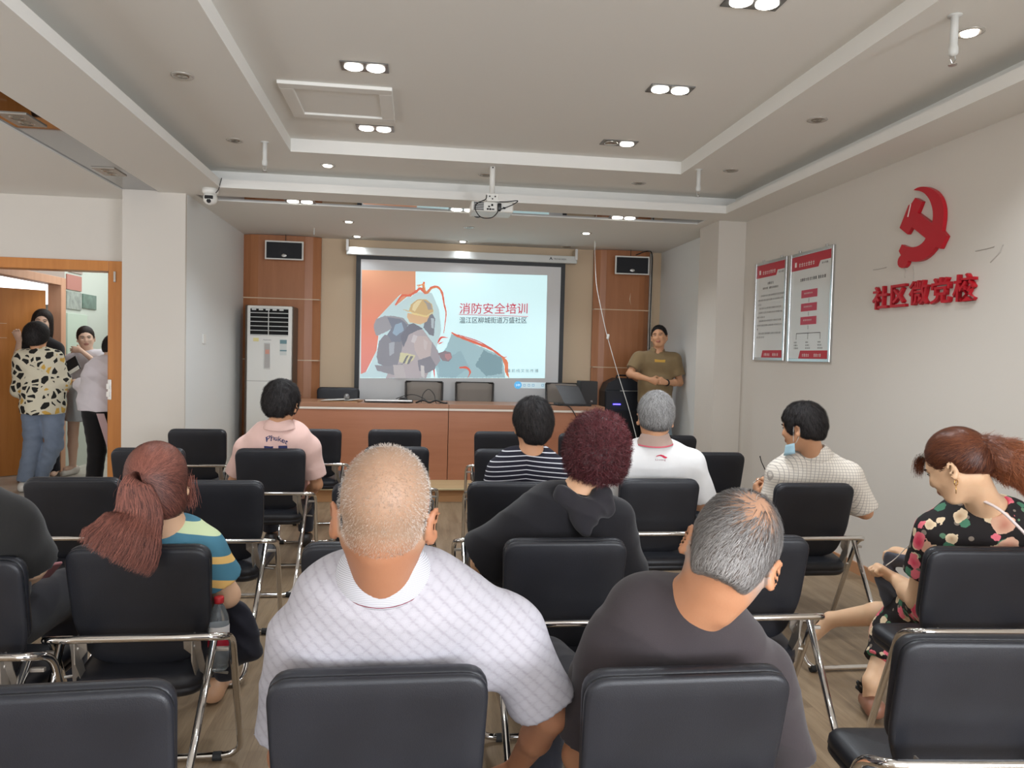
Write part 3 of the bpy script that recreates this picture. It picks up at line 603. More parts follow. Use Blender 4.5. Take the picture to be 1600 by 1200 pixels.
# ------------------------------------------------------------------ two framed notices on the right wall
def notice(y0, y1, z0, z1, kind, label):
    t = thing('framed_notice', label, 'notice board', (XR, (y0+y1)/2, z0)); Wd, H = y0-y1, z1-z0; Yc = (y0+y1)/2
    def R(u0, u1, v0, v1, d0, d1, bm=None, bev=0):       # u from the far (left) edge, v from the bottom, d out of the wall
        bm = bm or bmesh.new(); return box(bm, -d1, -d0, (y0-u1)-Yc, (y0-u0)-Yc, v0, v1, bev)
    f = .028
    bm = bmesh.new(); R(0, f, 0, H, .0, .024, bm, .004); R(Wd-f, Wd, 0, H, 0, .024, bm, .004); R(f, Wd-f, 0, f, 0, .02, bm, .003); R(f, Wd-f, H-f, H, 0, .02, bm, .003)
    obj('frame', bm, M_alu, t); obj('sheet', R(f, Wd-f, f, H-f, 0, .010), mat('notice_white', (214, 214, 210), .3, coat=.3), t)
    bm = bmesh.new()
    for u in (.12, Wd-.14): R(u, u+.03, H, H+.02, 0, .012, bm, .003)
    obj('hanger', bm, M_steel, t)
    rd = mat('notice_red', (184, 36, 52), .4); pk = mat('notice_pink_red', (190, 60, 82), .4); tx = mat('notice_text_grey', (118, 114, 112), .5); wt = mat('notice_white_print', (232, 222, 218), .5); dk = mat('notice_dark', (70, 62, 62), .5)
    def P(name, pts, m, d=.0105): obj(name, poly(bmesh.new(), [(-d, y0-u-Yc, v) for u, v in pts], (-.0006, 0, 0)), m, t)
    P('header_band', [(f, H-f), (Wd-f, H-f), (Wd-f, H-f-.07), (Wd*.70, H-f-.07), (Wd*.66, H-f-.115), (f, H-f-.115)], rd)
    P('footer_band', [(Wd*.27, f), (Wd-f-.012, f), (Wd-f-.012, f+.065), (Wd*.31, f+.065)], rd)
    bm = bmesh.new(); bw = bmesh.new(); bt = bmesh.new(); rng = random.Random(3)
    def dash(bm, u, v, h, n, gap=1.25, d=.0112):
        for i in range(n):
            w_ = h*.82*rng.uniform(.8, 1.05); R(u, u+w_, v+h*.56, v+h*.72, d, d+.0004, bm); R(u+w_*.1, u+w_*.9, v+h*.1, v+h*.26, d, d+.0004, bm); R(u+w_*rng.uniform(.2, .6), u+w_*rng.uniform(.62, .8), v, v+h, d, d+.0004, bm); u += h*gap
    dash(bw, .14, H-f-.09, .034, 7, 1.05); dash(bw, Wd*.36, f+.014, .026, 4, 1.1); dash(bw, Wd*.63, f+.014, .026, 4, 1.1); dash(bt, Wd*.74, H-f-.10, .016, 4, 1.5)
    R(.07, .10, H-f-.085, H-f-.045, .0112, .0116, bw)
    if kind == 1:
        dash(bt, Wd*.40, H-.215, .024, 4); dash(bt, Wd*.25, H-.255, .02, 4); dash(bt, Wd*.46, H-.255, .02, 7)
        for v, u, n in ((H-.32, .12, 17), (H-.36, .06, 19), (H-.40, .06, 3), (H-.435, .10, 16), (H-.475, .09, 17), (H-.515, .06, 6), (H-.55, .10, 16), (H-.59, .06, 18), (H-.625, .06, 1), (H-.665, .10, 16), (H-.70, .06, 6)): dash(bt, u, v, .017, n, 1.55)
    else:
        dash(bt, Wd*.25, H-.24, .026, 5, 1.1); dash(bt, Wd*.47, H-.24, .026, 4, 1.1); dash(bt, Wd*.67, H-.24, .026, 4, 1.1)
        for v in (H-.38, H-.49, H-.60):
            P('chart_box', [(Wd*.29, v), (Wd*.66, v), (Wd*.66, v+.065), (Wd*.29, v+.065)], pk); dash(bw, Wd*.36, v+.03, .014, 8, 1.2, .0118)
            obj('chart_arrow', R(Wd*.47, Wd*.476, v-.038, v-.006, .0105, .0112), dk, t)
        obj('chart_line', R(Wd*.20, Wd*.76, H-.672, H-.667, .0105, .0112), dk, t)
        for u in (.20, .475, .755):
            obj('chart_arrow', R(Wd*u, Wd*u+.004, H-.72, H-.67, .0105, .0112), dk, t)
            for k in range(3): dash(bt, Wd*u-.03, H-.75-k*.024, .012, 3+k, 1.3)
    obj('printed_lines', bt, dk, t); obj('printed_white_lines', bw, wt, t)
notice(6.70, 6.10, 1.515, 2.42, 1, 'left framed notice of closely printed text with red header')
notice(6.045, 5.375, 1.51, 2.415, 2, 'right framed notice with flow chart of three red boxes')

# ------------------------------------------------------------------ wall loudspeakers
def wall_speaker(px0, py0, px1, py1, label, tilt):
    Yf = 8.98; a, b = at(px0, py0, Y=Yf), at(px1, py1, Y=Yf); w_, h_ = b.x-a.x, a.z-b.z; cx, cz = (a.x+b.x)/2, (a.z+b.z)/2
    t = thing('wall_speaker', label, 'loudspeaker', (cx, Yf, cz), tilt, 'wall loudspeakers')
    bm = B(-w_/2, w_/2, 0, .02, -h_/2, h_/2, .004); box(bm, -w_*.42, w_*.42, .02, .16, -h_*.42, h_*.42, .01); obj('cabinet', bm, M_white, t)
    obj('grille', B(-w_/2+.018, w_/2-.018, -.008, .002, -h_/2+.015, h_/2-.018, .003), mat('grille_black', (18, 20, 26), .6, bump=.6, bscale=500), t)
    obj('badge', lathe(bmesh.new(), [(0, 0), (.028, 0), (.03, .002), (.024, .004), (0, .005)], (0, 0, 0), 20, Matrix.Translation((0, -.008, -h_*.28)) @ Matrix.Rotation(PI/2, 4, 'X') @ Matrix.Diagonal((1, .6, 1, 1))), M_steel, t)
    obj('arm', tube(bmesh.new(), [(0, .14, h_*.2), (0, .22, h_*.3)], .012, 8), M_black, t)
    obj('hook', tube(bmesh.new(), [(0, .1, h_/2), (0, .1, 2.855-cz)], .004, 6), M_black, t)
wall_speaker(414, 375, 474, 407, 'black wall loudspeaker with white rim above the air conditioner', 0)
wall_speaker(962, 399, 1014, 430, 'black wall loudspeaker with white rim above the standing man', math.radians(-3))

# ------------------------------------------------------------------ air conditioner
a = at(382, 476, Y=8.76); b = at(458, 481, Y=8.76); t = thing('air_conditioner', 'tall white floor-standing air conditioner in the stage corner', 'air conditioner', ((a.x+b.x)/2, 8.80, .14))
w_ = b.x-a.x; H = a.z-.14
obj('casing', B(-w_/2, w_/2, 0, .34, 0, H, .01), mat('ac_side_bronze', (84, 70, 58), .4), t)
bm = B(-w_/2+.03, w_/2-.012, -.04, .02, .01, H-.004, .012); obj('front_panel', bm, M_white, t)
x0, x1 = -w_/2+.065, w_/2-.05; z0, z1 = H-.34, H-.03
obj('outlet', B(x0, x1, -.043, -.035, z0, z1, .003), M_dark, t)
bm = bmesh.new()
for i in range(7):
    z = z0+.006+i*(z1-z0-.012)/6; box(bm, x0, x1, -.052, -.043, z-.004, z+.004)
box(bm, -.012+(x0+x1)/2, (x0+x1)/2-.004, -.054, -.043, z0, z1); obj('louvre', bm, M_case, t)
bm = bmesh.new()
for i in range(5): box(bm, x0+.02+i*.075, x0+.065+i*.075, -.056, -.05, z1-.028, z1-.006)
obj('vane', bm, M_case, t)
obj('display_frame', B(-.05, .028, -.046, -.04, H-.72, H-.42, .004), mat('silver_rim', (226, 226, 222), .25, metal=.3), t)
obj('display', B(-.042, .02, -.048, -.045, H-.71, H-.43), mat('display_grey', (172, 168, 164), .25), t)
obj('display_mark', B(-.032, .012, -.050, -.047, H-.55, H-.50), mat('display_warm', (206, 150, 132), .4), t)
text('brand_lettering', 'Panasonic', .02, mat('notice_text_grey', (118, 114, 112), .5), frame_m((-.055, -.042, H-.395), (1, 0, 0), (0, 0, 1)), t, .001, fit=(.085, .012))
bm = B(w_/2-.14, w_/2-.065, -.043, -.04, H-.43, H-.385); box(bm, w_/2-.14, w_/2-.065, -.043, -.04, H-.515, H-.50); obj('energy_label', bm, mat('label_teal', (108, 140, 146), .5), t)
obj('energy_label', B(w_/2-.14, w_/2-.065, -.042, -.0395, H-.56, H-.385), mat('label_white', (206, 210, 206), .5), t)
obj('sticker', B(-w_/2+.10, -w_/2+.16, -.043, -.04, H-.41, H-.37, .001), mat('sticker_yellow', (226, 214, 150), .5), t)
obj('panel_seam', B(-w_/2+.03, w_/2-.012, -.0405, -.039, H-.86, H-.855), mat('seam_grey', (150, 148, 144), .5), t)

# ------------------------------------------------------------------ conference desk units
def desk(x0, x1, label):
    t = thing('conference_desk', label, 'desk', ((x0+x1)/2, 8.06, .14), 0, 'veneered conference desks'); h = (x1-x0)/2; H = .82
    obj('top', B(-h, h, -.01, .62, H-.045, H, .003), M_desk_top, t)
    obj('front_panel', B(-h+.002, h-.002, 0, .03, 0, H-.07), M_desk, t)
    obj('front_trim', B(-h, h, -.012, .0, H-.068, H-.046), mat('trim_cream', (232, 222, 210), .3), t)
    bm = B(-h, -h+.03, .03, .58, 0, H-.045); box(bm, h-.03, h, .03, .58, 0, H-.045); obj('side_panel', bm, M_desk, t)
desk(-1.26, .371, 'left veneered conference desk unit, with papers and keyboard on it')
desk(.375, 2.10, 'right veneered conference desk unit, with open laptop on it')
DZ = .96
# things on the desk
bm = poly(bmesh.new(), [(-1.02, 8.15, DZ+.012), (-.60, 8.12, DZ+.012), (-.56, 8.38, DZ+.012), (-.98, 8.42, DZ+.012)], (0, 0, -.011)); tag(obj('document_folder', bm, mat('kraft', (178, 140, 104), .7)), 'brown card folder under the papers on the desk', 'folder')
bm = poly(bmesh.new(), [(-.99, 8.12, DZ+.015), (-.70, 8.13, DZ+.03), (-.72, 8.36, DZ+.03), (-.96, 8.38, DZ+.015)], (0, 0, -.0015)); poly(bm, [(-.74, 8.13, DZ+.016), (-.57, 8.14, DZ+.036), (-.60, 8.34, DZ+.03), (-.76, 8.32, DZ+.018)], (0, 0, -.0015)); tag(obj('paper_sheets', bm, M_white), 'loose white paper sheets on the left desk', 'paper')
t = thing('microphone', 'silver microphone lying on the papers on the left desk', 'microphone', (-.72, 8.2, DZ+.055))
obj('head', lathe(bmesh.new(), [(0, .045), (.018, .042), (.029, .02), (.030, 0), (.022, -.02), (0, -.024)], n=20, M=Matrix.Rotation(math.radians(65), 4, 'X')), mat('mic_mesh', (150, 150, 150), .35, metal=.8, bump=.8, bscale=700), t, smooth=True)
obj('handle', lathe(bmesh.new(), [(.02, -.02), (.022, -.05), (.014, -.2), (0, -.2)], n=16, M=Matrix.Rotation(math.radians(82), 4, 'X') @ Matrix.Translation((0, 0, .01))), M_black, t, smooth=True)
t = thing('keyboard', 'black keyboard with silver edge lying on the left desk', 'keyboard', (-.27, 8.2, DZ+.001))
obj('case', B(-.26, .26, -.07, .09, .008, .028, .004), M_black, t); obj('front_edge', B(-.25, .25, -.076, -.069, .018, .034, .002), mat('silver_rim', (226, 226, 222), .25, metal=.3), t)
tag(obj('computer_mouse', lathe(bmesh.new(), [(.0, .045), (.03, .042), (.055, .02), (.06, .0), (0, 0)], (-.12, 8.42, DZ+.002), 20, Matrix.Translation((0, 0, 0))), M_black, smooth=True), 'black mouse standing behind the keyboard on the desk', 'mouse')
def cable(pts, label, r=.004, m=M_black): return tag(obj('cable', tube(bmesh.new(), spline(pts, 7), r, 6), m, smooth=True), label, 'cable')
cable([(-.20, 8.4, DZ+.03), (-.1, 8.35, DZ+.07), (.0, 8.3, DZ+.085), (.1, 8.25, DZ+.05), (.16, 8.22, DZ+.006)], 'thin black cable arching over the left desk, lower loop')
cable([(.08, 8.2, DZ+.008), (.10, 8.24, DZ+.10), (.16, 8.26, DZ+.15), (.22, 8.24, DZ+.09), (.24, 8.2, DZ+.006), (.30, 8.18, DZ+.006)], 'thin black cable standing up in a tall loop on the desk')
cable([(.02, 8.16, DZ+.006), (.1, 8.2, DZ+.03), (.17, 8.15, DZ+.012), (.24, 8.2, DZ+.03), (.32, 8.16, DZ+.008), (.36, 8.18, DZ+.006)], 'thick tangle of black cable at the desk joint', .010)
cable([(1.50, 8.25, DZ+.006), (1.64, 8.1, DZ+.006), (1.72, 8.02, DZ-.03), (1.86, 7.98, DZ-.28), (2.0, 7.95, .5), (2.05, 7.95, .16)], 'black cable hanging from the desk in front of the laptop', .006)
# laptop
t = thing('laptop', 'open black laptop seen from behind at the desk end', 'laptop', (1.72, 8.25, DZ))
obj('base', B(-.14, .24, -.15, .12, .002, .022, .004), M_black, t)
a, b, c, d = at(868, 602, Y=8.26), at(904, 604, Y=8.26), at(917, 633, Y=8.14), at(883, 632, Y=8.14); o = Vector((1.72, 8.25, DZ))
obj('lid', poly(bmesh.new(), [a-o, b-o, c-o, d-o], (0, .014, .004)), mat('laptop_lid', (30, 26, 26), .35), t)
bm = B(1.9, 2.1, 8.40, 8.62, DZ+.001, 1.23, .006); t = obj('desktop_speaker', bm, mat('monitor_black', (40, 38, 38), .5)); tag(t, 'dark box loudspeaker standing at the right end of the desk', 'loudspeaker')
text('badge', 'N', .03, M_steel, frame_m((2.02, 8.398, DZ+.03), (1, 0, 0), (0, 0, 1)), t, .001)
# trolley loudspeaker
t = thing('trolley_speaker', 'big black trolley loudspeaker with blue light beside the desk', 'loudspeaker', (2.52, 8.78, .14))
bm = bmesh.new(); box(bm, -.23, .23, 0, .32, .03, .98, .02); obj('cabinet', bm, mat('speaker_plastic', (28, 30, 36), .45), t)
bm = poly(bmesh.new(), [(-.23, .02, .97), (-.19, .02, 1.06), (-.08, .02, 1.12), (.1, .02, 1.12), (.2, .02, 1.06), (.23, .02, .97)], (0, .26, 0)); obj('top_cover', bm, mat('speaker_plastic', (28, 30, 36), .45), t)
obj('grille', B(-.2, .2, -.012, .002, .08, .74, .01), mat('grille_black', (18, 20, 26), .6, bump=.6, bscale=500), t)
obj('handle', tube(bmesh.new(), fillet([(-.07, .1, 1.1), (-.07, .1, 1.155), (.07, .1, 1.155), (.07, .1, 1.1)], .03), .01, 8), M_black, t, smooth=True)
obj('trim_bar', B(-.05, .22, -.012, .0, .965, .975), M_steel, t)
obj('blue_light', B(-.13, -.04, -.016, -.004, .80, .812), mat('blue_led', (60, 50, 240), .5, emit=(70, 60, 255), estr=6), t)
bm = B(.0, .03, -.014, -.01, .165, .175); box(bm, .05, .13, -.014, -.01, .162, .174); obj('badge', bm, M_steel, t)
# white cord hanging from the ceiling with an in-line switch
p0 = at(930, 384, Z=Z0); 
cable([at(929, 376, Y=8.4), at(930, 410, Y=8.4), at(932, 445, Y=8.38), at(939, 482, Y=8.35), at(948, 522, Y=8.3), at(958, 558, Y=8.25), at(968, 592, Y=8.2), at(983, 640, Y=8.1), at(996, 690, Y=8.0)], 'thin white cord hanging diagonally in front of the right wall panel', .004, M_white)
p1 = at(950, 526, Y=8.29); t = obj('cord_switch', B(-.014, .014, -.01, .01, -.03, .03, .008), M_white); t.location = p1; t.rotation_euler = (0, math.radians(12), 0); tag(t, 'small white in-line switch on the hanging white cord', 'switch')

# ------------------------------------------------------------------ chairs behind the desk
def mesh_chair(x0, x1, y, z1, label):
    t = thing('mesh_office_chair', label, 'office chair', ((x0+x1)/2, y, .14), 0, 'grey mesh office chairs'); h = (x1-x0)/2; H = z1-.14
    bm = bmesh.new()
    for s in (-1, 1): tube(bm, [(s*h, .0, H), (s*h*.98, -.05, .62), (s*h*.9, -.10, .46)], .012, 8)
    tube(bm, [(-h, 0, H), (h, 0, H)], .012, 8); tube(bm, [(-h*.9, -.10, .46), (h*.9, -.10, .46)], .012, 8)
    obj('back_frame', bm, mat('office_frame', (70, 66, 64), .35, metal=.6), t, smooth=True)
    bm = bmesh.new(); n = 6; rows = [[bm.verts.new((-h+2*h*i/n, -.05*(1-k/6)-.025*math.sin(PI*i/n), .47+(H-.47)*k/6)) for i in range(n+1)] for k in range(7)]
    for a, b in zip(rows, rows[1:]):
        for i in range(n): bm.faces.new((a[i], a[i+1], b[i+1], b[i]))
    o = obj('backrest', bm, mat('office_mesh_grey', (134, 126, 118), .7, bump=.8, bscale=350), t, smooth=True); m = o.modifiers.new('s', 'SOLIDIFY'); m.thickness = .008
    obj('seat', B(-h*.9, h*.9, -.5, -.08, .42, .47, .02), mat('office_mesh_grey', (134, 126, 118), .7), t)
    bm = bmesh.new(); tube(bm, [(0, -.28, .42), (0, -.28, .1)], .025, 10)
    for k in range(5): a = 2*PI*k/5+.3; tube(bm, [(0, -.28, .1), (.26*math.cos(a), -.28+.26*math.sin(a), .05)], .016, 8); lathe(bm, [(0, -.025), (.022, -.02), (.025, 0), (.022, .02), (0, .025)], (.26*math.cos(a), -.28+.26*math.sin(a), .026), 10)
    obj('swivel_base', bm, M_chrome, t, smooth=True)
mesh_chair(-.10, .335, 8.95, 1.165, 'grey mesh office chair behind the left desk near the cables')
mesh_chair(.495, .945, 8.95, 1.165, 'grey mesh office chair just right of the desk joint')
mesh_chair(1.59, 2.02, 8.95, 1.175, 'grey mesh office chair behind the open laptop')

# ------------------------------------------------------------------ hall beyond the doorway
def hall_flat(name, y0, y1, z0, z1, m, label, cat): return tag(obj(name, B(-4.1, -4.085, y0, y1, z0, z1, .002), m), label, cat)
hall_flat('poster', 9.45, 9.84, 2.16, 2.34, mat('poster_rose', (176, 120, 108), .5), 'rose coloured notice at the top of hall wall posters', 'poster')
o = hall_flat('poster', 9.45, 9.84, 1.93, 2.14, mat('poster_grey', (150, 158, 150), .3, vary=.3, vscale=14), 'grey glossy photo notice below the rose one in the hall', 'poster')
hall_flat('poster', 9.88, 10.27, 1.96, 2.14, mat('poster_green', (98, 120, 108), .3, vary=.3, vscale=14), 'dark green notice beside the grey one in the hall', 'poster')
hall_flat('display_panel', 9.46, 10.0, 1.25, 1.88, mat('panel_pale_green', (188, 206, 190), .4), 'tall pale green display panel below the hall notices', 'display board')
hall_flat('display_panel', 9.5, 9.86, 2.37, 2.5, mat('hall_beam_paint', (165, 152, 142), .8), 'dull strip notice above the rose notice in the hall', 'display board')
t = thing('wall_display', 'white and orange wall display at the end of the hall', 'display board', (-3.7, 12.08, 1.9))
obj('white_panel', B(-.45, .45, 0, .02, .15, .85), mat('lit_white_panel', (226, 238, 236), .5, emit=(220, 240, 238), estr=.5), t)
obj('orange_panel', B(-.45, .45, 0, .02, -.65, .10), mat('orange_board', (222, 120, 66), .5), t)
obj('red_band', B(-.45, .45, -.004, .02, .10, .15), mat('notice_red', (184, 36, 52), .4), t)
obj('photo', B(-.35, .2, -.006, .02, -.35, -.12), mat('poster_grey', (150, 158, 150), .3), t)
o = B(-5.5, -4.3, 10.0, 10.05, 2.0, 2.6); tag(obj('light_panel', o, mat('next_room_glow', (235, 238, 240), .5, emit=(240, 245, 250), estr=1.6)), 'glowing panel standing in for next-room light above the open hall door leaf', 'window')  # emissive sheet added for the white light of the room beyond
# ------------------------------------------------------------------ audience chairs
def cushion(bm, half, prof, T, bulge=0, seg_c=8):
    """rounded cushion: half(v)-> half width for v in 0..1 along its height; prof is a list of (inset, depth); T maps (u, v, depth)"""
    pass
def outline(pts, r, seg=6): 
    P = [Vector((p[0], p[1], 0)) for p in pts]; out = []; n = len(P)
    for i in range(n):
        a, b, c = P[i-1], P[i], P[(i+1) % n]; rr = r[i]; d1 = (a-b).normalized(); d2 = (c-b).normalized()
        p1 = b+d1*rr; p2 = b+d2*rr
        for k in range(seg+1): t = k/seg; out.append((1-t)**2*p1+2*t*(1-t)*b+t*t*p2)
    return out
def cushion(bm, pts, r, prof, M, bow=0, crown=0, ref=.22):
    O = outline(pts, r); cx = sum(p.x for p in O)/len(O); cy = sum(p.y for p in O)/len(O); n = len(O); rings = []
    # even spacing along the outline
    for ins, d in prof:
        ring = []
        for i, p in enumerate(O):
            a, b = O[i-1], O[(i+1) % n]; t = (b-a).normalized(); nn = Vector((-t.y, t.x, 0)); q = p+nn*ins
            ring.append(Vector((q.x, q.y, d)))
        rings.append(ring)
    def put(ring): return [bm.verts.new(M @ Vector((q.x, q.y, q.z+bow*(q.x/ref)**2))) for q in ring]
    def cap(ring, sgn):
        out = [];
        for f in (.82, .6, .35, .12): out.append([Vector((cx+(q.x-cx)*f, cy+(q.y-cy)*f, q.z+sgn*crown*(1-f*f))) for q in ring])
        return out
    R = [put(x) for x in cap(rings[0], -1)[::-1]]+[put(x) for x in rings]+[put(x) for x in cap(rings[-1], 1)]
    for a, b in zip(R, R[1:]):
        for i in range(n): j = (i+1) % n; bm.faces.new((a[i], a[j], b[j], b[i]))
    bm.faces.new(R[0][::-1]); bm.faces.new(R[-1])
    return bm
def make_chair():
    t = thing('training_chair', 'chair', 'chair', (0, 0, 0))
    # backrest: local u = x, v = height, depth along +y; leans back a little
    lean = math.radians(12)
    Mb = Matrix(((1, 0, 0, 0), (0, -math.sin(lean), math.cos(lean), .105), (0, math.cos(lean), math.sin(lean), .43), (0, 0, 0, 1)))
    top = .43
    pts = [(-.215, .165), (-.165, .03), (0, -.0), (.165, .03), (.215, .165), (.222, top), (-.222, top)]
    rear = [(.012, -.001), (.004, .002), (.0, .007), (.0, .016), (.0035, .018)]
    front = [(.0035, .0185), (-.001, .021), (-.002, .034), (.001, .046), (.009, .053), (.022, .056)]
    bm = cushion(bmesh.new(), pts, [.05, .05, .08, .05, .05, .055, .055], rear, Mb, -.0, .002)
    back = obj('backrest', bm, M_leather, t, smooth=True)
    bm = cushion(bmesh.new(), [(-.208, .13), (.208, .13), (.222, top), (-.222, top)], [.06, .06, .055, .055], front, Mb, 0, .008)
    obj('back_cushion', bm, M_leather, t, smooth=True)
    # seat
    tilt = math.radians(5)
    Ms = Matrix.Translation((0, .0, .385)) @ Matrix.Rotation(tilt, 4, 'X')
    sp = [(-.20, .015), (.20, .015), (.228, .40), (-.228, .40)]
    bm = cushion(bmesh.new(), sp, [.09, .09, .06, .06], [(.03, -.03), (.01, -.024), (.0, -.01), (.0, .004), (.003, .006), (-.002, .01), (0, .03), (.01, .043), (.03, .05)], Ms, 0, .008)
    obj('seat', bm, M_leather, t, smooth=True)
    # tube frame: back rail, curving down into the front legs and the front floor bar
    hw = .27; zb = .575
    pf = fillet([(0, -.012, zb), (hw, -.012, zb), (hw+.012, .085, zb-.035), (hw-.0, .30, .02), (0, .30, .016)], .075, 7)
    rt = pf; lf = [Vector((-p.x, p.y, p.z)) for p in pf][::-1]
    obj('front_frame', tube(bmesh.new(), lf[:-1]+rt, .0125, 12, False), M_chrome, t, smooth=True)
    pr_ = fillet([(0, -.33, .016), (hw-.055, -.33, .016), (hw-.035, .045, .555)], .07, 7)
    lr = [Vector((-p.x, p.y, p.z)) for p in pr_]
    obj('rear_frame', tube(bmesh.new(), lr[::-1][:-1]+pr_, .0125, 12), M_chrome, t, smooth=True)
    for s in (-1, 1):
        bm = bmesh.new(); x = s*.175
        Pp = [(-.006, .575), (.03, .575), (.045, .50), (.075, .44), (.13, .36), (.115, .345), (.09, .36), (.03, .445), (.0, .49)]
        poly(bm, [(x, y, z) for y, z in Pp], (s*.004, 0, 0))
        poly(bm, [(x-s*.02, -.002, .572), (x+s*.02, -.002, .572), (x+s*.02, .004, .50), (x-s*.012, .004, .50)], (0, -.004, 0)) if False else None
        # wide flange facing backwards, tapering towards the seat
        fl = [(x-s*.028, .012, .57), (x+s*.024, .012, .57), (x+s*.024, .03, .52), (x+s*.04, .085, .37), (x+s*.022, .095, .35), (x+s*.004, .045, .485), (x-s*.028, .022, .525)]
        poly(bm, fl, (0, -.004, .001)); lathe(bm, [(0, 0), (.006, 0), (.006, .004), (0, .006)], (0, 0, 0), 10, Matrix.Translation((x+s*.002, .018, .535)) @ Matrix.Rotation(PI/2, 4, 'X'))
        obj('bracket', bm, M_plate, t)
        xx = s*(hw-.03); obj('hinge', B(min(xx, s*(hw+.012)), max(xx, s*(hw+.012)), .035, .05, .508, .520, .002), M_plate, t); obj('seat_pin', tube(bmesh.new(), [(s*.2, .14, .40), (s*(hw-.01), .12, .40)], .005, 8), M_plate, t)
    for s in (-1, 1):
        for y in (.30, -.33): obj('foot_cap', tube(bmesh.new(), [(s*.17, y, .0165), (s*.20, y, .0165)], .0165, 10), M_rubber, t)
    return t
CH0 = make_chair(); _used = [False]
GC = 'black folding audience chairs'
def chair(px, py, label, z=.86, rz=0, X=None, Y=None, group=GC):
    p = at(px, py, Z=z) if X is None else Vector((X, Y, 0))
    if not _used[0]:
        _used[0] = True; CH0.location = (p.x, p.y, 0); CH0.rotation_euler = (0, 0, rz); tag(CH0, label, 'chair', group); return CH0
    return dup(CH0, (p.x, p.y, 0), rz, label, group)
chairs = {}
for key, px, py, lab, rz in (
    ('A1', 62, 1088, 'empty black chair at bottom left corner of the photo', 3), ('A2', 592, 1060, 'black chair holding the bald man in pale polo', 0), ('A3', 1087, 1058, 'black chair holding the grey-haired man in dark T-shirt', 0),
    ('A4', 1565, 1004, 'empty black chair at bottom right, in front of the floral-dress woman\'s seat', -5),
    ('B0', -100, 876, 'black chair cut by left photo edge, holding person in black', -2), ('B1', 210, 857, 'black chair holding the ponytailed woman in striped teal top', 0), ('B2', 575, 852, 'empty black chair directly beyond the bald man', 0),
    ('B3', 888, 846, 'black chair holding the burgundy-haired woman in black', 0), ('B4', 1183, 842, 'empty black chair directly beyond the grey-haired man in dark T-shirt', 0), ('B5', 1555, 860, 'black chair holding the woman in floral dress', -4),
    ('C1', 108, 748, 'empty black chair near the doorway, behind the person in black', 0), ('C2', 335, 753, 'empty black chair right of the ponytailed woman\'s head', 0), ('C3', 590, 757, 'black chair almost hidden behind the bald man\'s head', 0),
    ('C4', 800, 755, 'black chair holding the man in striped shirt', 0), ('C5', 1035, 750, 'black chair holding the grey-haired man in white polo', 0), ('C6', 1280, 757, 'black chair holding the man in checked shirt by the wall', 0),
    ('D0', 228, 701, 'empty black chair beside left pillar, behind the ponytailed head', 0), ('D1', 421, 702, 'black chair holding the man in pink polo', 0), ('D2', 620, 699, 'empty black chair just above the bald man\'s head, second from the desk', 0),
    ('D3', 793, 703, 'black chair partly hidden by striped shirt man, one row nearer the desk', 0), ('D5', 1120, 708, 'empty black chair between the white polo and the right pillar', 0),
    ('E1', 306, 671, 'empty black chair nearest the left pillar and grey stage wall', 0), ('E2', 490, 671, 'black chair in first row, right of the pink polo man', 0), ('E3', 617, 672, 'empty black chair of first row facing the desk joint', 0),
    ('E4', 783, 675, 'black chair of first row left of the striped shirt man\'s head', 0), ('E5', 915, 678, 'black chair of first row hidden behind the burgundy hair', 0), ('E6', 1052, 681, 'black chair of first row right of the white polo man\'s head', 0)):
    chairs[key] = chair(px, py, lab, rz=math.radians(rz))
# a black chair behind the desk
p = at(528, 606, Y=8.8); c_ = chair(0, 0, 'black chair behind the left end of the conference desk', X=p.x, Y=8.92, rz=PI); c_.location.z = .14; c_.scale = (1.1, 1.1, 1.1)
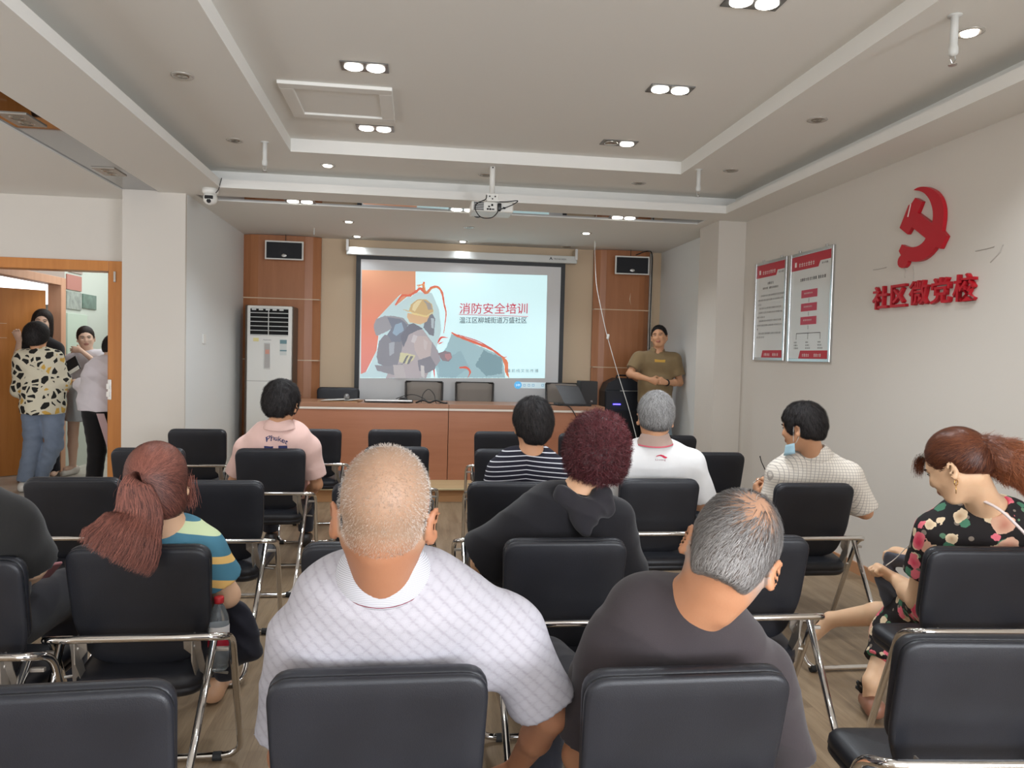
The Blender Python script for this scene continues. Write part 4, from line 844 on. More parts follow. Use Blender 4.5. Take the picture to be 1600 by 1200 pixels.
# ------------------------------------------------------------------ organic modelling: distance fields meshed with surface nets
def A(*p): return np.array(p, dtype=np.float64)
class Field:
    def __init__(s, lo, hi, res):
        s.res = res; s.lo = np.array(lo, float); n = np.ceil((np.array(hi)-s.lo)/res).astype(int)+1
        s.n = n; s.f = np.ones(n, np.float32); s.ax = [(s.lo[i]+np.arange(n[i])*res).astype(np.float32) for i in range(3)]
    def box(s, lo, hi, m):
        a = np.clip(np.floor((np.array(lo)-m-s.lo)/s.res).astype(int), 0, s.n); b = np.clip(np.ceil((np.array(hi)+m-s.lo)/s.res).astype(int)+1, 0, s.n)
        if (b <= a).any(): return None, None
        sl = tuple(slice(a[i], b[i]) for i in range(3))
        return sl, (s.ax[0][sl[0]][:, None, None], s.ax[1][sl[1]][None, :, None], s.ax[2][sl[2]][None, None, :])
    def put(s, pr, k=.02, op='+', planes=()):
        m = .05+k; sl, P = s.box(pr[1], pr[2], m if op != '&' else 9)
        if sl is None: return s
        d = pr[0](P)
        for (o, n) in planes: d = np.maximum(d, (P[0]-o[0])*n[0]+(P[1]-o[1])*n[1]+(P[2]-o[2])*n[2])
        f = s.f[sl]
        if op == '-': d = -d; h = np.maximum(k-np.abs(f-d), 0)/k; s.f[sl] = np.maximum(f, d)+h*h*k*.25
        elif op == '&': h = np.maximum(k-np.abs(f-d), 0)/k; s.f[sl] = np.maximum(f, d)+h*h*k*.25
        else: h = np.maximum(k-np.abs(f-d), 0)/k; s.f[sl] = np.minimum(f, d)-h*h*k*.25
        return s
    def cutplane(s, o, n, k=.004):
        P = (s.ax[0][:, None, None], s.ax[1][None, :, None], s.ax[2][None, None, :])
        d = (P[0]-o[0])*n[0]+(P[1]-o[1])*n[1]+(P[2]-o[2])*n[2]; h = np.maximum(k-np.abs(s.f-d), 0)/k
        s.f = np.maximum(s.f, d)+h*h*k*.25; return s
    def mesh(s):
        f = s.f; S = f < 0; n = f.shape
        cnt = np.zeros([k-1 for k in n], np.int8)
        for i in (0, 1):
            for j in (0, 1):
                for k in (0, 1): cnt += S[i:n[0]-1+i, j:n[1]-1+j, k:n[2]-1+k]
        act = (cnt > 0) & (cnt < 8); I = np.argwhere(act); idx = np.full(act.shape, -1, np.int64); idx[act] = np.arange(len(I))
        acc = np.zeros((len(I), 3)); num = np.zeros(len(I))
        for axis in range(3):
            o = [k for k in range(3) if k != axis]
            for u in (0, 1):
                for v in (0, 1):
                    a = np.zeros(3, int); a[o[0]] = u; a[o[1]] = v; b = a.copy(); b[axis] = 1
                    fa = f[I[:, 0]+a[0], I[:, 1]+a[1], I[:, 2]+a[2]]; fb = f[I[:, 0]+b[0], I[:, 1]+b[1], I[:, 2]+b[2]]
                    c = (fa < 0) != (fb < 0); t = np.where(c, fa/np.where(c, fa-fb, 1), 0)
                    p = np.repeat(a[None].astype(float), len(I), 0); p[:, axis] += t; acc += p*c[:, None]; num += c
        V = (I+acc/np.maximum(num, 1)[:, None])*s.res+s.lo; Q = []
        for axis in range(3):
            sl0 = [slice(None)]*3; sl1 = [slice(None)]*3; sl0[axis] = slice(0, n[axis]-1); sl1[axis] = slice(1, n[axis])
            c = S[tuple(sl0)] != S[tuple(sl1)]; E_ = np.argwhere(c); o = [(axis+1) % 3, (axis+2) % 3]
            ok = (E_[:, o[0]] > 0) & (E_[:, o[1]] > 0) & (E_[:, o[0]] < n[o[0]]-1) & (E_[:, o[1]] < n[o[1]]-1); E_ = E_[ok]
            ins = S[E_[:, 0], E_[:, 1], E_[:, 2]]; q = []
            for du, dv in ((-1, -1), (0, -1), (0, 0), (-1, 0)):
                e = E_.copy(); e[:, o[0]] += du; e[:, o[1]] += dv; q.append(idx[e[:, 0], e[:, 1], e[:, 2]])
            q = np.stack(q, 1); q[~ins] = q[~ins][:, ::-1]; Q.append(q)
        return V, np.concatenate(Q)
def raw_mesh(name, V, Q, smooth=True):
    me = bpy.data.meshes.new(name); V = np.asarray(V, np.float32); Q = np.asarray(Q, np.int32)
    me.vertices.add(len(V)); me.vertices.foreach_set('co', V.ravel()); k = Q.shape[1]
    me.loops.add(Q.size); me.loops.foreach_set('vertex_index', Q.ravel())
    me.polygons.add(len(Q)); me.polygons.foreach_set('loop_start', np.arange(0, Q.size, k, dtype=np.int32))
    me.polygons.foreach_set('use_smooth', np.full(len(Q), smooth)); me.update(calc_edges=True); me.validate()
    return me
def relax(V, Q, it=2, lam=.5):
    for _ in range(it):
        s = np.zeros_like(V); c = np.zeros(len(V))
        for a, b in ((0, 1), (1, 2), (2, 3), (3, 0)):
            for x, y in ((a, b), (b, a)): np.add.at(s, Q[:, x], V[Q[:, y]]); np.add.at(c, Q[:, x], 1)
        V = V+lam*(s/np.maximum(c, 1)[:, None]-V)
    return V
def normals(V, Q):
    n = np.cross(V[Q[:, 2]]-V[Q[:, 0]], V[Q[:, 3]]-V[Q[:, 1]]); N = np.zeros_like(V)
    for i in range(4): np.add.at(N, Q[:, i], n)
    return N/np.maximum(np.linalg.norm(N, axis=1), 1e-9)[:, None]
# primitives: (function, bbox lo, bbox hi)
def cone(a, b, ra, rb, flat=None):
    a = np.array(a, float); b = np.array(b, float); ab = b-a; L2 = max(ab@ab, 1e-9); R = max(ra, rb); 
    def f(P):
        x, y, z = P[0]-a[0], P[1]-a[1], P[2]-a[2]
        t = np.clip((x*ab[0]+y*ab[1]+z*ab[2])/L2, 0, 1); x = x-t*ab[0]; y = y-t*ab[1]; z = z-t*ab[2]
        if flat is not None:
            n, s = flat; q = (x*n[0]+y*n[1]+z*n[2])*(1/s-1); x = x+n[0]*q; y = y+n[1]*q; z = z+n[2]*q
            r = ra+(rb-ra)*t; return (np.sqrt(x*x+y*y+z*z)-r)*(1.0 if s > 1 else s**.5)
        return np.sqrt(x*x+y*y+z*z)-(ra+(rb-ra)*t)
    R2 = R*(max(1, flat[1]) if flat is not None else 1)
    return (f, np.minimum(a, b)-R2, np.maximum(a, b)+R2)
def ell(c, r, R=None):
    c = np.array(c, float); r = np.array(r, float); M = np.eye(3) if R is None else np.array(R)
    def f(P):
        x, y, z = P[0]-c[0], P[1]-c[1], P[2]-c[2]
        q = [(x*M[0, i]+y*M[1, i]+z*M[2, i])/r[i] for i in range(3)]
        k0 = np.sqrt(q[0]**2+q[1]**2+q[2]**2); k1 = np.sqrt((q[0]/r[0])**2+(q[1]/r[1])**2+(q[2]/r[2])**2)
        return k0*(k0-1)/np.maximum(k1, 1e-6)
    m = r.max(); return (f, c-m, c+m)
def rot(yaw=0, pitch=0, roll=0):
    """degrees; yaw turns the face to its left, pitch>0 looks up, roll>0 leans the head to its right"""
    return np.array(Matrix.Rotation(math.radians(yaw), 3, 'Z') @ Matrix.Rotation(math.radians(pitch), 3, 'X') @ Matrix.Rotation(math.radians(roll), 3, 'Y'))
def unit(v): v = np.array(v, float); return v/max(np.linalg.norm(v), 1e-9)
def hand(w_, d, pn, curl=.5, side=1, s=1.0):
    """palm and five fingers: w_ wrist, d towards the fingers, pn out of the palm, side=+1 puts the thumb on cross(d, pn)"""
    d = unit(d); pn = unit(np.array(pn)-d*np.dot(pn, d)); ac = unit(np.cross(d, pn))*side; out = []; w_ = np.array(w_, float)
    kn = []
    for i, (o, l) in enumerate(((.029, .086), (.010, .090), (-.010, .086), (-.028, .078))):
        k = w_+d*l*s+ac*o*s; kn.append(k); out.append((cone(w_+d*.012*s+ac*o*.55*s, k, .0155*s, .0125*s), .014))
    out.append((cone(w_+d*.03*s+pn*.008*s, w_+d*.07*s+pn*.006*s, .022*s, .02*s), .015))
    for i, L_ in enumerate((.070, .078, .073, .057)):
        p = kn[i]; e = unit(d+ac*(.12, .03, -.06, -.15)[i]); a = 0
        for j, (fr_, bend) in enumerate(((.45, 62), (.31, 78), (.24, 45))):
            a += math.radians(bend)*curl*(1+.06*i); v = e*math.cos(a)+pn*math.sin(a); q = p+v*L_*fr_*s
            out.append((cone(p, q, (.0092-.0009*j)*s, (.0086-.0010*j)*s), .005)); p = q
    b = w_+d*.028*s+ac*.024*s+pn*.006*s; v = unit(d*.62+ac*.72+pn*.35); q = b+v*.042*s; out.append((cone(b, q, .0145*s, .0112*s), .012))
    v2 = unit(d*.85+ac*(.45-.5*curl)+pn*(.3+.6*curl)); out.append((cone(q, q+v2*.034*s, .0108*s, .0085*s), .006))
    return out
SKIN = {}
def skin(name, base, lips=(150, 84, 74), stub=(120, 116, 112), rough=.5):
    if name in SKIN: return SKIN[name]
    n = NT('skin_'+name, rough, .35); c = n.mix(n.math('MULTIPLY', n.noise(28, detail=5), .35), srgb(*base), srgb(int(base[0]*.92), int(base[1]*.80), int(base[2]*.74)))
    c = n.mix(n.attr('lips').outputs['Fac'], c, srgb(*lips)); st = n.attr('stub').outputs['Fac']
    g = n.noise(260, detail=2); st2 = n.math('MULTIPLY', st, n.math('ADD', .55, n.math('MULTIPLY', g, .8)), clamp=True)
    n.col(n.mix(st2, c, srgb(*stub))); n.bump(n.noise(180, detail=4), .12); n.p.inputs['Subsurface Weight'].default_value = .06; n.p.inputs['Subsurface Radius'].default_value = (.012, .005, .003); n.p.inputs['Subsurface Scale'].default_value = 1
    SKIN[name] = n.m; return n.m
def hairmat(name, dark, light, rough=.55, spec=.3):
    n = NT('hair_'+name, rough, spec); r = n.attr('hv').outputs['Fac']
    n.col(n.ramp(r, [(0, srgb(*dark)), (1, srgb(*light))])); return n.m
def head_prims(H, R, s, nose=1.0, jaw=1.0):
    g = lambda *p: H+R@(A(*p)*s); o = []
    o.append((ell(g(0, -.014, .035), A(.0765, .094, .087)*s, R), .02)); o.append((ell(g(0, .022, .0), A(.069, .078, .085)*s, R), .03))
    o.append((ell(g(0, .030, -.045), A(.058*jaw, .062, .066)*s, R), .03)); o.append((ell(g(0, .062, -.088), A(.028, .026, .024)*s, R), .03))
    for q in (-1, 1):
        o.append((cone(g(q*.055*jaw, -.005, -.045), g(q*.022, .055, -.095), .018*s, .018*s), .03)); o.append((ell(g(q*.034, .080, -.022), A(.020, .016, .018)*s, R), .025))
        o.append((cone(g(q*.012, .094, .022), g(q*.042, .080, .020), .009*s, .008*s), .012))
    o.append((cone(g(0, .094, .014), g(0, .108, -.022), .007*s, .0105*nose*s), .010)); o.append((ell(g(0, .105, -.030), A(.016*nose, .012, .010)*s, R), .008))
    o.append((ell(g(0, .094, -.058), A(.024, .012, .009)*s, R), .008)); o.append((ell(g(0, .091, -.068), A(.020, .013, .008)*s, R), .008))
    return o
def ear_prims(H, R, s, big=1.0):
    g = lambda *p: H+R@(A(*p)*s); o = []
    for q in (-1, 1):
        Re = R@rot(q*-36, 0, q*6); c = g(q*.087, -.012, -.014)
        o.append(('+', ell(c, A(.0075, .019*big, .032*big)*s, Re), .006)); o.append(('-', ell(c+R@(A(q*.008, .004, .004)*s), A(.0062, .012*big, .021*big)*s, Re), .004)); o.append(('+', ell(c+R@(A(-q*.001, .006, -.024)*s), A(.006, .010, .011)*s, Re), .004))
    return o
def strands(cap, N, flow, length, M, seed=1, width=.0011, lift=.15, jitter=.25, segs=4, curl=0, hv=None, sel=None, follow=True):
    """hair ribbons growing off the cap surface; M maps world to head space as (H, R)"""
    V, Q = cap; rs = np.random.RandomState(seed); Nn = normals(V, Q); H, R, hk_ = M
    L = (V-H)@R/hk_
    cand = np.arange(len(V)) if sel is None else np.nonzero(sel(L))[0]
    if len(cand) == 0: return np.zeros((0, 3)), np.zeros((0, 4), int), np.zeros(0)
    i = rs.choice(cand, N); P = V[i]+rs.normal(0, .0015, (N, 3)); Nm = Nn[i]; kd = None
    kd = KDTree(len(V)); [kd.insert(V[j], j) for j in range(len(V))] if follow else None
    if follow: kd.balance()
    ln = length*rs.uniform(.6, 1.15, N) if np.isscalar(length) else length((P-H)@R/hk_)*rs.uniform(.7, 1.15, N)
    rnd = rs.normal(0, jitter, (N, 3)); lay = ln*lift*rs.rand(N); val = np.clip(rs.normal(.5, .22, N), 0, 1) if hv is None else hv((P-H)@R/hk_, rs)
    pts = [P]
    for k in range(segs):
        F_ = flow((P-H)@R/hk_, rs)@R.T; F_ = F_/np.maximum(np.linalg.norm(F_, axis=1), 1e-9)[:, None]
        F_ = F_+rnd+(rs.normal(0, curl, (N, 3)) if curl else 0); F_ = F_-Nm*(np.sum(F_*Nm, 1)[:, None]); F_ = F_/np.maximum(np.linalg.norm(F_, axis=1), 1e-9)[:, None]
        P = P+(F_+Nm*lift)*(ln/segs)[:, None]
        if follow:
            for j in range(N):
                co, q, d = kd.find(P[j]); Nm[j] = Nn[q]
                h = (P[j]-V[q])@Nn[q]; hk = .0008+lay[j]*(k+1)/segs
                if h < hk or h > hk+.004: P[j] = P[j]+Nn[q]*(hk-h)
        pts.append(P.copy())
    pts = np.stack(pts, 1); side = np.cross(pts[:, -1]-pts[:, 0], Nm); side = side/np.maximum(np.linalg.norm(side, axis=1), 1e-9)[:, None]
    return ribbons(pts, side, width*np.ones(N), val)
def ribbons(pts, side, w_, val):
    N, K, _ = pts.shape; tap = np.linspace(1, .35, K)
    a = pts-side[:, None]*(w_[:, None]*tap)[:, :, None]; b = pts+side[:, None]*(w_[:, None]*tap)[:, :, None]
    V = np.stack([a, b], 2).reshape(-1, 3); base = (np.arange(N)*K*2)[:, None]+(np.arange(K-1)*2)[None]
    Q = np.stack([base, base+1, base+3, base+2], -1).reshape(-1, 4); return V, Q, np.repeat(val, K*2)
def hairobj(name, parts, m, parent, origin):
    V = []; Q = []; hv = []; n = 0
    for v, q, h in parts: V.append(v); Q.append(q+n); hv.append(h); n += len(v)
    V = np.concatenate(V)-origin; Q = np.concatenate(Q); hv = np.concatenate(hv)
    me = raw_mesh(name, V, Q); at_ = me.attributes.new('hv', 'FLOAT', 'POINT')
    if len(me.vertices) == len(hv): at_.data.foreach_set('value', hv.astype(np.float32))
    return link(name, me, m, parent)
def cone_list_bounds(prs, m=.05):
    lo = np.min([p[1] for p in prs], 0)-m; hi = np.max([p[2] for p in prs], 0)+m; return lo, hi
def wrinkle(V, Nn, amp, fr=(9, 9, 14), seed=0, mask=None):
    x = V*np.array(fr); o = seed*7.3
    w1 = np.sin(x[:, 0]*1.3+2.1*np.sin(x[:, 2]*.7+o)+o)*np.sin(x[:, 2]*1.1+1.7*np.sin(x[:, 0]*.9+o*2)+x[:, 1]*.8)
    w2 = np.sin(x[:, 0]*2.9+x[:, 2]*1.9+3*np.sin(x[:, 1]*1.1+o))*.4
    w3 = 1-np.abs(np.sin(x[:, 2]*1.6+x[:, 0]*.9+1.5*np.sin(x[:, 0]*.8+x[:, 1]+o)))
    d = (w1+w2)*.5+w3*.8-.4
    if mask is not None: d = d*mask
    return V+Nn*(d*amp)[:, None]
class Person:
    def __init__(s, label, J, sk, hs=1.08, res=.008, seed=1, wid=1.0):
        s.J = {k: np.array(v, float) for k, v in J.items() if k != 'R'}; s.R = J['R']; s.hs = hs; s.res = res; s.sk = sk; s.seed = seed; s.w = wid
        h = s.J['hip']; s.o = np.array([h[0], h[1], J.get('base', 0)]) ; s.t = thing('person', label, 'person', tuple(s.o))
    def torso(s, g=0.0, belly=0.0):
        J = s.J; h, c, n = J['hip'], J['chest'], J['neck']; w = s.w; ax = unit(J['shR']-J['shL']); fw = unit(np.cross(A(0, 0, 1), ax)); mid = (h*.55+c*.45)
        fl = (fw, .82); o = []
        for q in (-1, 1):
            o.append((cone(h+ax*q*.075*w+A(0, 0, .02), mid+ax*q*.07*w, .105*w+g, .098*w+g+belly*.3), .05)); o.append((cone(mid+ax*q*.07*w, c+ax*q*.072*w, .098*w+g+belly*.3, .106*w+g, fl), .05))
            sh = J['shR'] if q > 0 else J['shL']
            o.append((cone(c+ax*q*.05*w, c*.4+sh*.6-A(0, 0, .02), .10*w+g, .072*w+g, fl), .05)); o.append((cone(n-A(0, 0, .035), sh+A(0, 0, .0), .048+g*.9, .050*w+g, ), .045))
            o.append((cone(c*.5+n*.5+ax*q*.03-A(0, 0, .03), sh*.85+c*.15-A(0, 0, .05), .075*w+g, .065*w+g, fl), .05))
        if belly: o.append((ell(mid+fw*(.05+belly*.3)+A(0, 0, -.03), A(.13*w, .10+belly, .13)), .06))
        return o
    def body(s, stub=None, nose=1.0, jaw=1.0, bare_legs=False, ears=1.0, neckr=.056, arm=1.0, hands=('L', 'R'), curl=(.5, .5), pn=None, legs=True, lips=1.0, shorts=None, hand_s=1.0):
        J = s.J; R = s.R; H = J['head']; k = s.hs; P = []
        P += s.torso(-.012); P += head_prims(H, R, k, nose, jaw)
        P.append((cone(J['neck']-A(0, 0, .03), H+R@(A(0, -.025, -.045)*k), neckr+.006, neckr*.98), .03)); P.append((cone(J['neck'], J['chest'], .05, .07), .04))
        for i, q in enumerate(('L', 'R')):
            sh, el, wr = J['sh'+q], J['el'+q], J['wr'+q]
            P.append((cone(sh, el, .050*arm, .040*arm), .03)); P.append((cone(el, el*.6+wr*.4, .041*arm, .038*arm), .015)); P.append((cone(el*.6+wr*.4, wr, .038*arm, .0255*arm**.5), .02))
            d = J['hd'+q]-wr if 'hd'+q in J else wr-el; p_ = (pn or {}).get(q, A(0, 0, -1)); sd = (1 if q == 'R' else -1)
            # with the palm down and fingers forward, the right thumb is on the left
            P += hand(wr, d, p_, curl[i], sd, hand_s)
            if legs:
                hp = J['hip']+unit(J['shR']-J['shL'])*(.09*(1 if q == 'R' else -1)); kn, an = J['kn'+q], J['an'+q]
                P.append((cone(hp, kn, .078, .054), .03)); P.append((cone(kn, kn*.65+an*.35, .052, .052), .02)); P.append((cone(kn*.65+an*.35, an, .052, .034), .02)); P.append((cone(an, an+unit(J['to'+q]-an)*.12 if 'to'+q in J else an+A(0, .13, -.04), .034, .026), .02))
        lo, hi = cone_list_bounds([p[0] for p in P]); F_ = Field(lo, hi, s.res)
        for p, kk in P: F_.put(p, kk)
        for q in (-1, 1): F_.put(ell(H+R@(A(q*.031, .099, .004)*k), A(.017, .016, .011)*k, R), .012, '-')
        for op, p, kk in ear_prims(H, R, k, ears): F_.put(p, kk, op)
        V, Q = F_.mesh(); V = relax(V, Q, 1, .4); L = (V-H)@R/k
        me = raw_mesh('body', V-s.o, Q)
        lip = np.clip(1.3-np.sqrt((L[:, 0]/.024)**2+((L[:, 1]-.100)/.022)**2+((L[:, 2]+.063)/.011)**2), 0, 1)*lips
        a = me.attributes.new('lips', 'FLOAT', 'POINT'); b = me.attributes.new('stub', 'FLOAT', 'POINT')
        if len(me.vertices) == len(V):
            a.data.foreach_set('value', np.clip(lip*3, 0, .8).astype(np.float32))
            if stub is not None: b.data.foreach_set('value', np.clip(stub(L), 0, 1).astype(np.float32))
        link('body', me, s.sk, s.t); return s
    def face(s, open_=.5, brow=(26, 20, 18)):
        H, R, k = s.J['head'], s.R, s.hs; g = lambda *p: Vector(H+R@(A(*p)*k)-s.o); Mr = Matrix([list(r) for r in R]).to_4x4()
        wm = mat('eye_white', (214, 206, 198), .3); im = mat('eye_dark', (26, 18, 14), .15); bmn = mat('brow_%d' % brow[0], brow, .8)
        for q in (-1, 1):
            bm = bmesh.new(); bmesh.ops.create_uvsphere(bm, u_segments=16, v_segments=10, radius=1, matrix=Matrix.Translation(g(q*.031, .0835, .004)) @ Mr @ Matrix.Diagonal((.0145*k, .011*k, .0045*k*open_*2, 1)))
            e = obj('eye', bm, wm, s.t, smooth=True)
            bm = bmesh.new(); bmesh.ops.create_uvsphere(bm, u_segments=12, v_segments=8, radius=1, matrix=Matrix.Translation(g(q*.031, .0885, .004)) @ Mr @ Matrix.Diagonal((.0062*k, .007*k, .0045*k*open_*2, 1)))
            obj('iris', bm, im, e, smooth=True)
            obj('eyelid', tube(bmesh.new(), [g(q*.016, .092, .005), g(q*.024, .0955, .0105*(.7+open_*.4)), g(q*.036, .0935, .011*(.7+open_*.4)), g(q*.047, .086, .006)], .0016*k, 5), im, s.t, smooth=True)
            obj('eyebrow', tube(bmesh.new(), [g(q*.012, .1005, .021), g(q*.028, .0995, .0275), g(q*.044, .089, .026), g(q*.053, .080, .021)], [.0022*k, .0034*k, .003*k, .001*k], 6), bmn, s.t, smooth=True)
        return s
    def shirt(s, m, name='shirt', sleeve=.72, g=.012, sg=.014, slack=.012, neckr=.066, hem=None, wr=.003, belly=0.0, long=False, neckdrop=-.015, extra=(), flare=0.0, plane_v=None, arm=1.0):
        J = s.J; P = [(p, k) for p, k in s.torso(g, belly)]; R = s.R
        lo, hi = cone_list_bounds([p[0] for p in P]+[cone(J['sh'+q], J['el'+q], .1, .1) for q in 'LR']+([cone(J['el'+q], J['wr'+q], .08, .08) for q in 'LR'] if long else [])+[e[0] for e in extra]); F_ = Field(lo, hi, s.res)
        for p, k in P: F_.put(p, k)
        for q in 'LR':
            sh, el, wr_ = J['sh'+q], J['el'+q], J['wr'+q]; e = sh+(el-sh)*sleeve if not long else el; n = unit(el-sh)
            if long:
                F_.put(cone(sh, el, (.052)*arm+sg, .043*arm+sg), .035); e2 = el+(wr_-el)*long; F_.put(cone(el, wr_, .043*arm+sg, .032*arm+sg), .025, planes=[(e2, unit(wr_-el))])
            else: F_.put(cone(sh, sh+(el-sh)*1.1, .052*arm+sg, .046*arm+sg+slack+flare), .035, planes=[(e, n)])
        for p, k in extra: F_.put(p, k)
        nb = J['neck']; up = unit(J['head']-R@A(0, .02, .06)-nb)
        F_.put(cone(nb+up*(.052-neckdrop), nb+up*.25, neckr, neckr+.02), .008, '-')
        if plane_v is not None: F_.put(plane_v, .006, '-')
        if hem is not None: F_.cutplane(hem[0], hem[1])
        V, Q = F_.mesh(); V = relax(V, Q, 1, .4); Nn = normals(V, Q)
        lo_, hi_ = V[:, 2].min(), V[:, 2].max(); V = wrinkle(V, Nn, wr, seed=s.seed); me = raw_mesh(name, V-s.o, Q)
        o = link(name, me, m, s.t); s.shirt_o = o; s.V, s.Q = V, Q; return s
    def collar(s, m, h=.036, w_=.074, drop=.03, span=150, tilt=0, depth=.9, trim=None, name='collar', up_=.018, trimw=.12):
        J = s.J; nb = J['neck']; up = unit(unit(J['head']+s.R@(A(0, -.025, -.045)*s.hs)-nb)*.8+A(0, 0, .2)); ax = unit(J['shR']-J['shL']); fw = unit(np.cross(up, ax)); ax = unit(np.cross(fw, up))
        prof = [(w_-.010, -.015), (w_-.014, h*.4), (w_-.015, h*.9), (w_-.012, h), (w_-.007, h*.93), (w_, h*.45), (w_+.012, -.002), (w_+.022-.010*(trimw+.10), -drop*(1-trimw-.10)), (w_+.022-.010*.10, -drop*.90), (w_+.022, -drop)]
        bm = bmesh.new(); rows = []; n = 40
        for i in range(n+1):
            a = math.radians(-90-span+2*span*i/n); fr_ = abs(2*i/n-1)**3; row = []
            for r, z in prof:
                p = nb+up*(up_+z)+ax*math.cos(a)*r*1.02+fw*math.sin(a)*r*depth - up*fr_*.028; row.append(bm.verts.new(Vector(p-s.o)))
            rows.append(row)
        for a, b in zip(rows, rows[1:]):
            for j in range(len(prof)-1):
                f = bm.faces.new((a[j], b[j], b[j+1], a[j+1]))
                if trim and j == len(prof)-3: f.material_index = 1
        o = obj(name, bm, [m]+([trim] if trim else []), s.t, smooth=True, fix=False); md = o.modifiers.new('s', 'SOLIDIFY'); md.thickness = .0035; md.offset = 0
        return s
    def trousers(s, m, cut=.95, g=.014, name='trousers', wr=.003, only_thigh=False, flare=0):
        J = s.J; P = [(ell(J['hip']+A(0, 0, 0), (.165*s.w+g, .125+g, .12)), .05)]; ax = unit(J['shR']-J['shL'])
        S_ = [cone(J['kn'+q], J['an'+q], .09, .09) for q in 'LR']
        lo, hi = cone_list_bounds([P[0][0]]+S_); F_ = Field(lo, hi, max(s.res, .008)); F_.put(*P[0])
        for i, q in enumerate('LR'):
            hp = J['hip']+ax*(.09*(1 if i else -1)); kn, an = J['kn'+q], J['an'+q]; F_.put(cone(hp, kn, .085+g, .060+g), .03)
            if not only_thigh: e = kn+(an-kn)*cut; F_.put(cone(kn, an, .060+g, .042+g+flare), .025, planes=[(e, unit(an-kn))])
        V, Q = F_.mesh(); V = relax(V, Q, 1, .4); V = wrinkle(V, normals(V, Q), wr, (14, 14, 22), s.seed+3)
        link(name, raw_mesh(name, V-s.o, Q), m, s.t); return s
    def shoes(s, m, sole=None, L_=.26):
        for q in 'LR':
            an = s.J['an'+q]; to = s.J.get('to'+q, an+A(0, .18, 0)); d = to-an; d[2] = 0; d = unit(d); b = an.copy(); b[2] = s.t.location.z
            a0 = b-d*.045+A(0, 0, .04); a1 = b+d*(L_-.11)+A(0, 0, .03); F_ = Field(np.minimum(a0, a1)-.1, np.maximum(a0, a1)+.12, .008)
            F_.put(cone(a0, a1, .042, .036), .02); F_.put(cone(a0+A(0, 0, .02), an+A(0, 0, -.01), .04, .042), .03); F_.cutplane(b+A(0, 0, .004), (0, 0, -1), .006); F_.cutplane(an+A(0, 0, .02), (0, 0, 1), .004)
            V, Q = F_.mesh(); link('shoe', raw_mesh('shoe', V-s.o, Q), m, s.t)
        return s
    def cap(s, th=.012, face=(.118, -.03, .10, .105), nape=-.055, extra=(), res=None, cuts=(), squash=(1, 1, 1), nape_s=.35, lumps=0, side=0, ear=False):
        if ear: cuts = tuple(cuts)+tuple(((q*.094, .000, -.018), (.030, .030, .040)) for q in (-1, 1))
        """the shaped mass of the hair as (V, Q) in the world"""
        H, R, k = s.J['head'], s.R, s.hs; g = lambda *p: H+R@(A(*p)*k)
        P = [(ell(g(0, -.014, .036), (A(.0765, .094, .087)*A(*squash)+th)*k, R), .02), (ell(g(0, -.03, -.005), (A(.068, .074, .075)+th)*k, R), .03)]+[(ell(g(*c), A(*r)*k, R), kk) for c, r, kk in extra]
        lo, hi = cone_list_bounds([p[0] for p in P]); F_ = Field(lo, hi, res or s.res*.8)
        for p, kk in P: F_.put(p, kk)
        y, z, rx, rz = face
        if face[2]: F_.put(ell(g(0, y, z), A(rx, .080, rz)*k, R), .012, '-')
        if nape is not None: n = R@unit(A(0, nape_s, -1)); F_.cutplane(g(0, -.06, nape), n, .012)
        for c, r in cuts: F_.put(ell(g(*c), A(*r)*k, R), .01, '-')
        V, Q = F_.mesh(); V = relax(V, Q, 2, .5)
        if lumps: V = V+normals(V, Q)*(np.array([noise.noise(Vector(v*38)) for v in V])*lumps)[:, None]
        return V, Q
    def hair(s, cap, m, N, flow, length, hv0=.3, name='hair', **kw):
        V, Q = cap; parts = [(V, Q, np.full(len(V), hv0))]; 
        if N: parts.append(strands(cap, N, flow, length, (s.J['head'], s.R, s.hs), seed=s.seed, **kw))
        s.hair_o = hairobj(name, parts, m, s.t, s.o); return s
def whorl(cx=0, cy=-.045, cz=.115, down=.35, swirl=.25):
    def f(P, rs):
        d = P-A(cx, cy, cz)*1.08; d = d+A(0, 0, -1)*down*.05; sw = np.stack([-d[:, 1], d[:, 0], 0*d[:, 0]], 1)*swirl; return d+sw
    return f
def toward(T):
    def f(P, rs): return A(*T)-P
    return f
def shirt_text(p, s_, size, M, m, name, offset=0, fit=None):
    """lettering wrapped onto the shirt surface"""
    o = text(name, s_, size, m, M, None, .0004, offset=offset, fit=fit); me = o.data
    bm = bmesh.new(); bm.from_mesh(me); bmesh.ops.subdivide_edges(bm, edges=[e for e in bm.edges if e.calc_length() > .02], cuts=2); bm.to_mesh(me); bm.free()
    wrap(o, p); return o
def wrap(o, p, off=.0016):
    V = p.V; Nn = normals(V, p.Q); kd = KDTree(len(V)); [kd.insert(V[j], j) for j in range(len(V))]; kd.balance(); me = o.data
    for v in me.vertices:
        c, j, d = kd.find(v.co); q = Nn[j]; h = (np.array(v.co)-V[j])@q; v.co = Vector(np.array(v.co)-q*(h-off)-np.array(p.o))
    o.parent = p.t; me.update()
